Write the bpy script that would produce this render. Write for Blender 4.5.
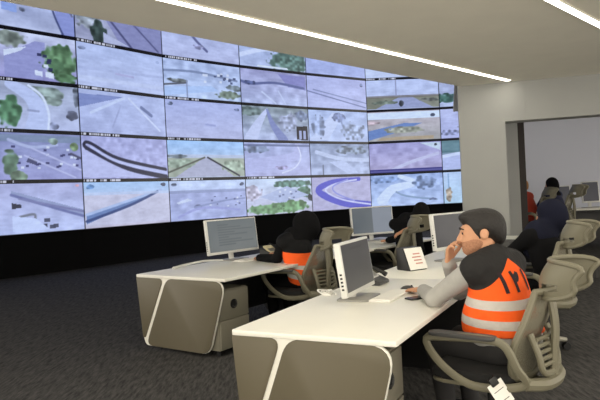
import bpy, bmesh, math, random
import numpy as np
from mathutils import Vector, Matrix
from mathutils.bvhtree import BVHTree

S = bpy.context.scene
COL = S.collection
for o in list(bpy.data.objects):
    bpy.data.objects.remove(o)

# ------------------------------------------------------------------ camera
EYE = Vector((0, 0, 1.47))
PITCH, ROLL = math.radians(-0.39), math.radians(-2.87)
fw = Vector((0, math.cos(PITCH), math.sin(PITCH)))
rt = Vector((1, 0, 0))
up = rt.cross(fw)
r2 = rt * math.cos(ROLL) + up * math.sin(ROLL)
u2 = -rt * math.sin(ROLL) + up * math.cos(ROLL)
cd = bpy.data.cameras.new('camera')
cd.sensor_fit = 'HORIZONTAL'
cd.sensor_width = 36
cd.lens = 36
cam = bpy.data.objects.new('camera', cd)
COL.objects.link(cam)
M = Matrix.Identity(4)
for i in range(3):
    M[i][0], M[i][1], M[i][2], M[i][3] = r2[i], u2[i], -fw[i], EYE[i]
cam.matrix_world = M
S.camera = cam

# ------------------------------------------------------------------ world, exposure
w = bpy.data.worlds.new('room_light')
S.world = w
w.use_nodes = True
w.node_tree.nodes['Background'].inputs[0].default_value = (1.0, 0.93, 0.82, 1)
w.node_tree.nodes['Background'].inputs[1].default_value = 2.9
S.view_settings.view_transform = 'Standard'
S.view_settings.look = 'None'
S.view_settings.exposure = 0.0
S.view_settings.gamma = 1.0
S.view_settings.use_curve_mapping = False
STRIP = 19.0          # ceiling light strips
SCREEN = 0.95        # video wall emission

# ------------------------------------------------------------------ materials
def lin(c):
    c = np.asarray(c, float) / 255.0
    return np.where(c <= 0.04045, c / 12.92, ((c + 0.055) / 1.055) ** 2.4)

def mat(name, rgb, rough=0.6, metal=0.0, var=0.0, scale=40.0, bump=0.0, spec=0.5, coord='Object'):
    m = bpy.data.materials.new(name)
    m.use_nodes = True
    nt = m.node_tree
    b = nt.nodes['Principled BSDF']
    c = [float(x) for x in lin(rgb)]
    b.inputs['Base Color'].default_value = (*c, 1)
    b.inputs['Roughness'].default_value = rough
    b.inputs['Metallic'].default_value = metal
    b.inputs['Specular IOR Level'].default_value = spec
    if var or bump:
        tc = nt.nodes.new('ShaderNodeTexCoord')
        nz = nt.nodes.new('ShaderNodeTexNoise')
        nz.inputs['Scale'].default_value = scale
        nz.inputs['Detail'].default_value = 4
        nt.links.new(tc.outputs[coord], nz.inputs['Vector'])
        if var:
            r = nt.nodes.new('ShaderNodeValToRGB')
            r.color_ramp.elements[0].position = 0.3
            r.color_ramp.elements[1].position = 0.7
            r.color_ramp.elements[0].color = (*[x * (1 - var) for x in c], 1)
            r.color_ramp.elements[1].color = (*[min(1, x * (1 + var)) for x in c], 1)
            nt.links.new(nz.outputs['Fac'], r.inputs[0])
            nt.links.new(r.outputs[0], b.inputs['Base Color'])
        if bump:
            bp = nt.nodes.new('ShaderNodeBump')
            bp.inputs['Strength'].default_value = bump
            bp.inputs['Distance'].default_value = 0.01
            nt.links.new(nz.outputs['Fac'], bp.inputs['Height'])
            nt.links.new(bp.outputs[0], b.inputs['Normal'])
    return m

def emit(name, rgb, s):
    m = bpy.data.materials.new(name)
    m.use_nodes = True
    nt = m.node_tree
    nt.nodes.clear()
    e = nt.nodes.new('ShaderNodeEmission')
    e.inputs[0].default_value = (*[float(x) for x in lin(rgb)], 1)
    e.inputs[1].default_value = s
    o = nt.nodes.new('ShaderNodeOutputMaterial')
    nt.links.new(e.outputs[0], o.inputs[0])
    return m

def picture_mat(name, s, gloss=0.0):
    m = bpy.data.materials.new(name)
    m.use_nodes = True
    nt = m.node_tree
    b = nt.nodes['Principled BSDF']
    b.inputs['Base Color'].default_value = (0.01, 0.01, 0.012, 1)
    b.inputs['Roughness'].default_value = 0.35
    a = nt.nodes.new('ShaderNodeAttribute')
    a.attribute_name = 'picture'
    nt.links.new(a.outputs['Color'], b.inputs['Emission Color'])
    b.inputs['Emission Strength'].default_value = s
    return m

def carpet_mat():
    m = mat('carpet', (66, 65, 64), 0.95, spec=0.1)
    nt = m.node_tree
    b = nt.nodes['Principled BSDF']
    tc = nt.nodes.new('ShaderNodeTexCoord')
    mp = nt.nodes.new('ShaderNodeMapping')
    mp.inputs['Rotation'].default_value = (0, 0, math.radians(30))
    mp.inputs['Scale'].default_value = (34, 6, 1)
    nz = nt.nodes.new('ShaderNodeTexNoise')
    nz.inputs['Scale'].default_value = 1.0
    nz.inputs['Detail'].default_value = 5
    nz.inputs['Roughness'].default_value = 0.7
    nt.links.new(tc.outputs['Object'], mp.inputs['Vector'])
    nt.links.new(mp.outputs[0], nz.inputs['Vector'])
    r = nt.nodes.new('ShaderNodeValToRGB')
    r.color_ramp.elements[0].position = 0.32
    r.color_ramp.elements[1].position = 0.68
    r.color_ramp.elements[0].color = (*[float(x) for x in lin((46, 46, 48))], 1)
    r.color_ramp.elements[1].color = (*[float(x) for x in lin((92, 90, 88))], 1)
    nt.links.new(nz.outputs['Fac'], r.inputs[0])
    nt.links.new(r.outputs[0], b.inputs['Base Color'])
    bp = nt.nodes.new('ShaderNodeBump')
    bp.inputs['Strength'].default_value = 0.4
    nt.links.new(nz.outputs['Fac'], bp.inputs['Height'])
    nt.links.new(bp.outputs[0], b.inputs['Normal'])
    return m

def mesh_fabric(name, rgb, solid):
    m = mat(name, rgb, 0.7)
    nt = m.node_tree
    b = nt.nodes['Principled BSDF']
    tc = nt.nodes.new('ShaderNodeTexCoord')
    nz = nt.nodes.new('ShaderNodeTexVoronoi')
    nz.inputs['Scale'].default_value = 260
    nt.links.new(tc.outputs['Object'], nz.inputs['Vector'])
    r = nt.nodes.new('ShaderNodeMapRange')
    r.inputs[1].default_value = 0.2
    r.inputs[2].default_value = 0.6
    r.inputs[3].default_value = solid - 0.2
    r.inputs[4].default_value = solid + 0.2
    nt.links.new(nz.outputs['Distance'], r.inputs[0])
    nt.links.new(r.outputs[0], b.inputs['Alpha'])
    return m

def ramp_z_mat(name, stops, tilt=0.0, rough=0.75, yoke=None):
    """bands of colour by height in the garment's own space"""
    m = mat(name, (200, 80, 30), rough)
    nt = m.node_tree
    b = nt.nodes['Principled BSDF']
    tc = nt.nodes.new('ShaderNodeTexCoord')
    sp = nt.nodes.new('ShaderNodeSeparateXYZ')
    nt.links.new(tc.outputs['Object'], sp.inputs[0])
    ma = nt.nodes.new('ShaderNodeMath')
    ma.operation = 'MULTIPLY_ADD'
    nt.links.new(sp.outputs[1], ma.inputs[0])
    ma.inputs[1].default_value = tilt
    nt.links.new(sp.outputs[2], ma.inputs[2])
    r = nt.nodes.new('ShaderNodeValToRGB')
    r.color_ramp.interpolation = 'CONSTANT'
    el = r.color_ramp.elements
    while len(el) < len(stops):
        el.new(0.5)
    for e, (p, c) in zip(el, stops):
        e.position = p
    for e, (p, c) in zip(el, stops):
        e.color = (*[float(x) for x in lin(c)], 1)
    nt.links.new(ma.outputs[0], r.inputs[0])
    b.inputs['Specular IOR Level'].default_value = 0.2
    out = r.outputs[0]
    if yoke:
        ab = nt.nodes.new('ShaderNodeMath'); ab.operation = 'ABSOLUTE'
        nt.links.new(sp.outputs[0], ab.inputs[0])
        m2 = nt.nodes.new('ShaderNodeMath'); m2.operation = 'MULTIPLY_ADD'
        nt.links.new(ab.outputs[0], m2.inputs[0]); m2.inputs[1].default_value = yoke[1]
        nt.links.new(sp.outputs[2], m2.inputs[2])
        gt = nt.nodes.new('ShaderNodeMath'); gt.operation = 'GREATER_THAN'
        nt.links.new(m2.outputs[0], gt.inputs[0]); gt.inputs[1].default_value = yoke[0]
        mx = nt.nodes.new('ShaderNodeMix'); mx.data_type = 'RGBA'
        nt.links.new(gt.outputs[0], mx.inputs[0])
        nt.links.new(out, mx.inputs[6])
        mx.inputs[7].default_value = (*[float(x) for x in lin(yoke[2])], 1)
        out = mx.outputs[2]
    nt.links.new(out, b.inputs['Base Color'])
    nz = nt.nodes.new('ShaderNodeTexNoise')
    nz.inputs['Scale'].default_value = 14
    bp = nt.nodes.new('ShaderNodeBump')
    bp.inputs['Strength'].default_value = 0.5
    bp.inputs['Distance'].default_value = 0.03
    nt.links.new(tc.outputs['Object'], nz.inputs['Vector'])
    nt.links.new(nz.outputs['Fac'], bp.inputs['Height'])
    nt.links.new(bp.outputs[0], b.inputs['Normal'])
    return m

MT = {
    'carpet': carpet_mat(),
    'ceiling': mat('ceiling_paint', (240, 236, 222), 0.9, var=0.02, scale=3),
    'wall': mat('wall_panel', (155, 156, 153), 0.7, var=0.03, scale=2),
    'farwall': mat('far_wall', (205, 208, 220), 0.8),
    'black': mat('black_cladding', (9, 9, 10), 0.9, spec=0.15),
    'darkwood': mat('dark_brown_trim', (34, 24, 20), 0.6),
    'bezel': mat('display_bezel', (10, 10, 14), 0.4),
    'strip': emit('light_strip', (255, 248, 232), STRIP),
    'picture': picture_mat('display_picture', SCREEN),
    'pcscreen': picture_mat('monitor_picture', 0.5),
    'white': mat('white_laminate', (238, 236, 226), 0.35, var=0.01, scale=6),
    'taupe': mat('taupe_panel', (94, 87, 69), 0.5, var=0.02, scale=5),
    'pedestal': mat('pedestal_grey', (128, 124, 110), 0.5),
    'blackp': mat('black_plastic', (18, 18, 19), 0.45),
    'greyp': mat('dark_grey_plastic', (62, 62, 62), 0.5),
    'silver': mat('silver_plastic', (214, 214, 210), 0.35),
    'steel': mat('brushed_metal', (170, 170, 168), 0.35, metal=0.7),
    'chair': mat('chair_plastic', (116, 112, 94), 0.5, var=0.03, scale=8),
    'chairmesh': mesh_fabric('chair_mesh', (112, 108, 92), 0.8),
    'seat': mat('seat_fabric', (26, 26, 27), 0.9, var=0.15, scale=60),
    'legmetal': mat('chair_base_metal', (165, 162, 150), 0.35, metal=0.3),
    'skin': mat('skin', (202, 150, 116), 0.55, var=0.05, scale=18),
    'hair': mat('dark_hair', (24, 20, 18), 0.6, var=0.35, scale=60, bump=0.5),
    'shirt': mat('grey_shirt', (168, 166, 162), 0.85, var=0.05, scale=20, bump=0.25),
    'trousers': mat('dark_trousers', (46, 45, 46), 0.9, bump=0.3, scale=14),
    'blackcloth': mat('black_cloth', (17, 17, 19), 0.95, bump=0.5, scale=11, spec=0.15),
    'navycloth': mat('navy_cloth', (27, 29, 44), 0.95, bump=0.4, scale=10, spec=0.15),
    'bluecloth': mat('dark_blue_cloth', (40, 44, 72), 0.9),
    'pinkcloth': mat('pale_pink_cloth', (214, 190, 190), 0.9),
    'redcloth': mat('dark_red_cloth', (176, 62, 44), 0.9),
    'orange': mat('orange_cloth', (250, 98, 34), 0.8),
    'ink': mat('vest_print', (38, 22, 30), 0.8),
    'paper': mat('white_paper', (240, 238, 232), 0.8),
    'cream': mat('cream_plastic', (226, 214, 176), 0.5),
    'redprint': mat('faint_red_print', (206, 150, 140), 0.8),
    'eye': mat('eye_dark', (30, 22, 18), 0.2),
    'lip': mat('lip', (170, 104, 90), 0.5),
    'beard': mat('stubble', (168, 120, 92), 0.8, var=0.2, scale=90),
    'greybase': mat('grey_stand', (150, 148, 142), 0.4),
    'tan': mat('tan_board', (190, 160, 120), 0.7),
}

# ------------------------------------------------------------------ object helpers
def link(o, parent=None):
    COL.objects.link(o)
    if parent:
        o.parent = parent
    return o

def tag(o, label, cat=None, group=None, kind=None):
    if label:
        o['label'] = label
    if cat:
        o['category'] = cat
    if group:
        o['group'] = group
    if kind:
        o['kind'] = kind
    return o

def empty(name, loc=(0, 0, 0), heading=0.0):
    """heading: degrees clockwise from +Y, the way the thing's local +Y points"""
    o = bpy.data.objects.new(name, None)
    o.empty_display_size = 0.1
    o.location = loc
    o.rotation_euler = (0, 0, -math.radians(heading))
    return link(o)

def build(name, bm, m, parent=None, smooth=True, angle=40):
    me = bpy.data.meshes.new(name)
    bmesh.ops.recalc_face_normals(bm, faces=bm.faces)
    bm.to_mesh(me)
    bm.free()
    me.materials.append(MT[m] if isinstance(m, str) else m)
    if smooth:
        for p in me.polygons:
            p.use_smooth = True
        try:
            me.set_sharp_from_angle(angle=math.radians(angle))
        except Exception:
            pass
    return link(bpy.data.objects.new(name, me), parent)

def copy_tree(o, parent=None):
    c = o.copy()
    COL.objects.link(c)
    c.parent = parent
    for ch in [x for x in o.children]:
        copy_tree(ch, c)
    return c

def box(bm, x0, x1, y0, y1, z0, z1, bevel=0.0, seg=2):
    t = bmesh.new()
    bmesh.ops.create_cube(t, size=1)
    for v in t.verts:
        v.co = Vector(((x0 + x1) / 2 + v.co.x * (x1 - x0), (y0 + y1) / 2 + v.co.y * (y1 - y0), (z0 + z1) / 2 + v.co.z * (z1 - z0)))
    if bevel:
        bmesh.ops.bevel(t, geom=t.edges[:], offset=bevel, segments=seg, affect='EDGES', profile=0.5)
    merge(bm, t)
    return bm

def merge(bm, t, mtx=None):
    if mtx is not None:
        bmesh.ops.transform(t, matrix=mtx, verts=t.verts)
    vs = [bm.verts.new(v.co) for v in t.verts]
    t.verts.index_update()
    for f in t.faces:
        try:
            bm.faces.new([vs[v.index] for v in f.verts])
        except ValueError:
            pass
    t.free()

def cyl(bm, a, b, ra, rb=None, seg=16):
    rb = ra if rb is None else rb
    a, b = Vector(a), Vector(b)
    d = b - a
    t = bmesh.new()
    bmesh.ops.create_cone(t, cap_ends=True, segments=seg, radius1=ra, radius2=rb, depth=d.length)
    q = d.to_track_quat('Z', 'Y').to_matrix().to_4x4()
    merge(bm, t, Matrix.Translation((a + b) / 2) @ q)
    return bm

def catmull(pts, n=6, closed=False):
    P = [np.array(p, float) for p in pts]
    out = []
    N = len(P)
    rng = range(N if closed else N - 1)
    for i in rng:
        if closed:
            p0, p1, p2, p3 = P[i - 1], P[i], P[(i + 1) % N], P[(i + 2) % N]
        else:
            p0, p1, p2, p3 = P[max(i - 1, 0)], P[i], P[i + 1], P[min(i + 2, N - 1)]
        for k in range(n):
            t = k / n
            out.append(0.5 * (2 * p1 + (p2 - p0) * t + (2 * p0 - 5 * p1 + 4 * p2 - p3) * t * t + (3 * p1 - p0 - 3 * p2 + p3) * t ** 3))
    if not closed:
        out.append(P[-1])
    return out

def tube(bm, pts, r, seg=8, closed=False, flat=1.0, side=None):
    """sweep; r a number or list; flat squashes the section along `side`"""
    pts = [Vector(p) for p in pts]
    n = len(pts)
    rings = []
    prev = None
    for i, p in enumerate(pts):
        if closed:
            t = pts[(i + 1) % n] - pts[i - 1]
        else:
            t = pts[min(i + 1, n - 1)] - pts[max(i - 1, 0)]
        t.normalize()
        if side is not None:
            s = Vector(side)
            s = s - t * s.dot(t)
            if s.length < 1e-4:
                s = prev if prev else t.orthogonal()
        else:
            s = prev - t * prev.dot(t) if prev else t.orthogonal()
        s.normalize()
        prev = s
        q = t.cross(s)
        rr = r[i] if hasattr(r, '__len__') else r
        rings.append([bm.verts.new(p + (s * math.cos(2 * math.pi * k / seg) * flat + q * math.sin(2 * math.pi * k / seg)) * rr) for k in range(seg)])
    m = n if closed else n - 1
    for i in range(m):
        A, B = rings[i], rings[(i + 1) % n]
        for k in range(seg):
            bm.faces.new((A[k], A[(k + 1) % seg], B[(k + 1) % seg], B[k]))
    if not closed:
        bm.faces.new(rings[0][::-1])
        bm.faces.new(rings[-1])
    return bm

def round_poly(pts, rad, n=6):
    """2-D polygon with rounded corners; rad one per corner"""
    out = []
    N = len(pts)
    for i in range(N):
        p = Vector(pts[i]); a = Vector(pts[i - 1]); b = Vector(pts[(i + 1) % N])
        r = rad[i] if hasattr(rad, '__len__') else rad
        if r <= 0:
            out.append(p); continue
        u, v = (a - p), (b - p)
        k = min(r, u.length * 0.49, v.length * 0.49)
        s, e = p + u.normalized() * k, p + v.normalized() * k
        for j in range(n + 1):
            t = j / n
            out.append(s * (1 - t) ** 2 + p * 2 * t * (1 - t) + e * t * t)
    return [(q.x, q.y) for q in out]

def prism(bm, poly, h0, h1, axis='y', bevel=0.0):
    """extrude polygon (a,b): axis y -> (a, h, b); axis z -> (a, b, h); axis x -> (h, a, b)"""
    f = {'y': lambda p, h: (p[0], h, p[1]), 'z': lambda p, h: (p[0], p[1], h), 'x': lambda p, h: (h, p[0], p[1])}[axis]
    t = bmesh.new()
    A = [t.verts.new(f(p, h0)) for p in poly]
    B = [t.verts.new(f(p, h1)) for p in poly]
    n = len(poly)
    fa = t.faces.new(A[::-1]); fb = t.faces.new(B)
    for i in range(n):
        t.faces.new((A[i], A[(i + 1) % n], B[(i + 1) % n], B[i]))
    if bevel:
        es = list(set(fa.edges) | set(fb.edges))
        bmesh.ops.bevel(t, geom=es, offset=bevel, segments=2, affect='EDGES', profile=0.5)
    merge(bm, t)
    return bm

def nb():
    return bmesh.new()

# ------------------------------------------------------------------ pictures on displays (drawn per vertex)
def vnoise(h, wd, sx, sy, seed):
    rg = np.random.default_rng(seed)
    g = rg.random((sy + 2, sx + 2))
    y = np.linspace(0, sy, h); x = np.linspace(0, sx, wd)
    yi = np.minimum(y.astype(int), sy); xi = np.minimum(x.astype(int), sx)
    ty = (y - yi)[:, None]; tx = (x - xi)[None]
    ty = ty * ty * (3 - 2 * ty); tx = tx * tx * (3 - 2 * tx)
    a = g[np.ix_(yi, xi)]; b = g[np.ix_(yi, xi + 1)]; c = g[np.ix_(yi + 1, xi)]; d = g[np.ix_(yi + 1, xi + 1)]
    return (a * (1 - tx) + b * tx) * (1 - ty) + (c * (1 - tx) + d * tx) * ty

def draw(ops, wd=150, h=66, asp=2.33, seed=0):
    X, Y = np.meshgrid(np.linspace(0, 1, wd), np.linspace(0, 1, h))
    I = np.zeros((h, wd, 3))
    def seg_d(p, q):
        ax, ay, bx, by = p[0] * asp, p[1], q[0] * asp, q[1]
        dx, dy = bx - ax, by - ay
        t = np.clip(((X * asp - ax) * dx + (Y - ay) * dy) / max(dx * dx + dy * dy, 1e-9), 0, 1)
        return np.hypot(X * asp - ax - t * dx, Y - ay - t * dy)
    def put(mask, c, a=1.0):
        mm = (np.clip(mask, 0, 1) * a)[..., None]
        I[:] = I * (1 - mm) + np.array(c, float) * mm
    for k, op in enumerate(ops):
        o = op[0]
        if o == 'g':
            I[:] = np.array(op[2], float) * (1 - Y[..., None]) + np.array(op[1], float) * Y[..., None]
        elif o == 'n':
            n = vnoise(h, wd, op[1], op[2], seed * 31 + k) - 0.5
            I[:] = I + n[..., None] * op[3]
        elif o == 'h':
            put(((Y >= op[1]) & (Y <= op[2])).astype(float), op[3], op[4] if len(op) > 4 else 1)
        elif o == 'p':
            P = op[1]; ins = np.zeros(X.shape, bool)
            for i in range(len(P)):
                (x1, y1), (x2, y2) = P[i - 1], P[i]
                if y1 == y2:
                    continue
                c = ((y1 > Y) != (y2 > Y)) & (X < (x2 - x1) * (Y - y1) / (y2 - y1) + x1)
                ins ^= c
            put(ins.astype(float), op[2], op[3] if len(op) > 3 else 1)
        elif o == 'l':
            P = catmull(op[1], 6) if len(op[1]) > 2 else op[1]
            W = op[2]
            best = np.full(X.shape, 9.0)
            for i in range(len(P) - 1):
                t = i / max(1, len(P) - 2)
                ww = W if not hasattr(W, '__len__') else W[0] + (W[1] - W[0]) * t
                best = np.minimum(best, seg_d(P[i], P[i + 1]) - ww)
            put(1 - best / 0.02, op[3], op[4] if len(op) > 4 else 1)
        elif o == 'b':
            n = vnoise(h, wd, 26, 14, seed * 17 + k)
            d = ((X - op[1]) / op[3]) ** 2 + ((Y - op[2]) / op[4]) ** 2
            mk = np.clip((1.25 - d - (n - 0.5) * 1.2) * 3, 0, 1)
            c = (np.array(op[5], float) * .78 + np.array((170, 178, 208)) * .22) * (0.7 + 0.6 * n[..., None])
            mm = mk[..., None] * (op[6] if len(op) > 6 else 1)
            I[:] = I * (1 - mm) + c * mm
        elif o == 'c':
            rg = random.Random(seed * 7 + k)
            for _ in range(op[1]):
                cx, cy = rg.uniform(op[2], op[3]), rg.uniform(op[4], op[5])
                s = op[7] if len(op) > 7 else 1
                put(((abs(X - cx) < 0.014 * s) & (abs(Y - cy) < 0.022 * s)).astype(float), op[6] if rg.random() < 0.7 else (225, 225, 240), 0.9)
    return np.clip(I, 0, 255)

def picture_mesh(name, wd_m, ht_m, img, m, parent, to3d):
    h, wd, _ = img.shape
    xs = np.linspace(-wd_m / 2, wd_m / 2, wd); ys = np.linspace(0, ht_m, h)
    verts = [to3d(x, y) for y in ys for x in xs]
    faces = [(j * wd + i, j * wd + i + 1, (j + 1) * wd + i + 1, (j + 1) * wd + i) for j in range(h - 1) for i in range(wd - 1)]
    me = bpy.data.meshes.new(name)
    me.from_pydata(verts, [], faces)
    at = me.color_attributes.new('picture', 'FLOAT_COLOR', 'POINT')
    c = np.ones((h * wd, 4), np.float32)
    c[:, :3] = lin(img.reshape(-1, 3))
    at.data.foreach_set('color', c.ravel())
    me.materials.append(MT[m])
    return link(bpy.data.objects.new(name, me), parent)

# ------------------------------------------------------------------ the setting
bm = nb(); box(bm, -12, 14, -0.8, 26, -0.1, 0)
tag(build('floor', bm, 'carpet', smooth=False), 'dark grey streaked carpet floor of the control room', kind='structure')

# suspended ceiling, its front edge parallel to the video wall
EA = math.radians(44.6)
ea, eb = Vector((math.sin(EA), math.cos(EA), 0)), Vector((math.cos(EA), -math.sin(EA), 0))
E0 = Vector((-1.8, 4.70, 0))
bm = nb()
c = [E0 - ea * 12, E0 + ea * 9.5, E0 + ea * 9.5 + eb * 9, E0 - ea * 12 + eb * 14]
c = [(p.x, p.y) for p in c]
prism(bm, c, 3.0, 3.45, 'z')
tag(build('ceiling', bm, 'ceiling', smooth=False), 'beige suspended ceiling with recessed light strips', kind='structure')
bm = nb()  # unseen upper ceiling and fascia, added to keep world light out
c = [E0 - ea * 14 - eb * 12, E0 + ea * 18 - eb * 12, E0 + ea * 18 + eb * 0.6, E0 - ea * 14 + eb * 0.6]
prism(bm, [(p.x, p.y) for p in c], 6.9, 7.1, 'z')
for k in range(1):
    f0, f1 = E0 - ea * 14 + eb * 0.3, E0 + ea * 18 + eb * 0.3
    g0, g1 = f0 + eb * 0.2, f1 + eb * 0.2
    prism(bm, [(p.x, p.y) for p in (f0, f1, g1, g0)], 3.44, 6.95, 'z')
tag(build('ceiling', bm, 'black', smooth=False), 'unseen high dark ceiling added over the video wall to block world light', kind='structure')

# ceiling light strips: two in view, the rest of the rows behind the viewer
L0 = Vector((0.50, 6.0, 0))
strip_names = ['long thin ceiling light strip nearest the video wall', 'thin ceiling light strip above the opening, second from the video wall',
               'ceiling light strip, third from the video wall', 'ceiling light strip, fourth from the video wall', 'ceiling light strip, fifth from the video wall']
for k in range(5):
    p = L0 + eb * 1.9 * k
    s0, s1 = -9.0, [3.77, 3.4, 3.0, 2.4, 2.0][k]
    t = empty('ceiling_light_strip', (p.x, p.y, 3.0), math.degrees(EA) - .7)
    tag(t, strip_names[k], 'ceiling light', 'ceiling light strips')
    bm = nb(); box(bm, -0.035, 0.035, s0, s1, -0.012, 0.02); build('diffuser', bm, 'strip', t, False)
    bm = nb()
    box(bm, -0.045, -0.035, s0 - 0.01, s1 + 0.01, -0.014, 0.02); box(bm, 0.035, 0.045, s0 - 0.01, s1 + 0.01, -0.014, 0.02)
    build('trim', bm, 'ceiling', t, False)

# right wall with a wide opening into the next room
wa = Vector((math.sin(math.radians(104)), math.cos(math.radians(104)), 0))
wn = Vector((wa.y, -wa.x, 0)) * -1   # away from the camera
W0 = Vector((2.455, 9.06, 0))
def wall_piece(bm, s0, s1, z0, z1, d0=0.0, d1=0.35):
    q = [W0 + wa * s0 + wn * d0, W0 + wa * s1 + wn * d0, W0 + wa * s1 + wn * d1, W0 + wa * s0 + wn * d1]
    prism(bm, [(p.x, p.y) for p in q], z0, z1, 'z')
if wn.y < 0:
    wn = -wn
bm = nb()
wall_piece(bm, 0, 0.66, 0, 3.02); wall_piece(bm, 0.66, 6.5, 2.42, 3.02); wall_piece(bm, 4.6, 6.5, 0, 2.42)
tag(build('wall_right', bm, 'wall', smooth=False), 'light grey panelled wall with a wide opening', kind='structure')
bm = nb(); wall_piece(bm, 0.94, 0.955, 2.43, 3.0, -0.004, 0.0); wall_piece(bm, 0.965, 0.98, 2.43, 3.0, -0.004, 0.0)  # raised strips added in place of vertical shade bands on the lintel
tag(build('trim_1', bm, 'wall', smooth=False), 'narrow panel joint added for the shade bands above the opening', kind='structure')
# the room behind the opening
bm = nb(); wall_piece(bm, 0.4, 12, 0, 4.0, 6.0, 6.2)
tag(build('wall_back', bm, 'farwall', smooth=False), 'pale bluish wall of the room behind', kind='structure')
bm = nb(); wall_piece(bm, 0.2, 9, 0, .2, .5, 6.1)
tag(build('floor', bm, 'carpet', smooth=False), 'raised floor of the room behind the opening', kind='structure')
bm = nb(); wall_piece(bm, 0.2, 1.0, 0, 3.4, 1.6, 1.9)
tag(build('wall_pillar', bm, 'wall', smooth=False), 'pale pillar standing behind the opening', kind='structure')
bm = nb(); wall_piece(bm, 1.0, 1.11, 0, 3.4, 1.62, 1.85)
tag(build('trim_2', bm, 'darkwood', smooth=False), 'dark brown vertical strip beside the pillar', kind='structure')
bm = nb(); wall_piece(bm, 0, 9, 3.4, 3.5, 0.3, 6.3)
tag(build('ceiling', bm, 'ceiling', smooth=False), 'ceiling of the room behind', kind='structure')

# ------------------------------------------------------------------ video wall
WC = [(-6.91, 12.37), (-5.14, 14.27), (-3.55, 16.34), (-1.62, 18.10), (0.40, 19.74), (2.52, 21.26), (5.13, 21.40), (7.73, 21.19)]
ZB, RH = 0.93, 1.123
V0 = Vector((*WC[0], 0))
WC = [(-8.5, 10.3)] + WC
bm = nb()
for i in range(len(WC) - 1):
    a, b = Vector((*WC[i], 0)), Vector((*WC[i + 1], 0))
    d = (b - a).normalized()
    n = Vector((-d.y, d.x, 0))
    a2, b2 = a - d * 0.05, b + d * 0.05
    q = [a2 + n * 0.08, b2 + n * 0.08, b2 + n * 0.4, a2 + n * 0.4]
    prism(bm, [(p.x, p.y) for p in q], 0, 6.9, 'z')
tag(build('wall_video', bm, 'black', smooth=False), 'black cladding carrying the curved video wall', kind='structure')

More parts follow.
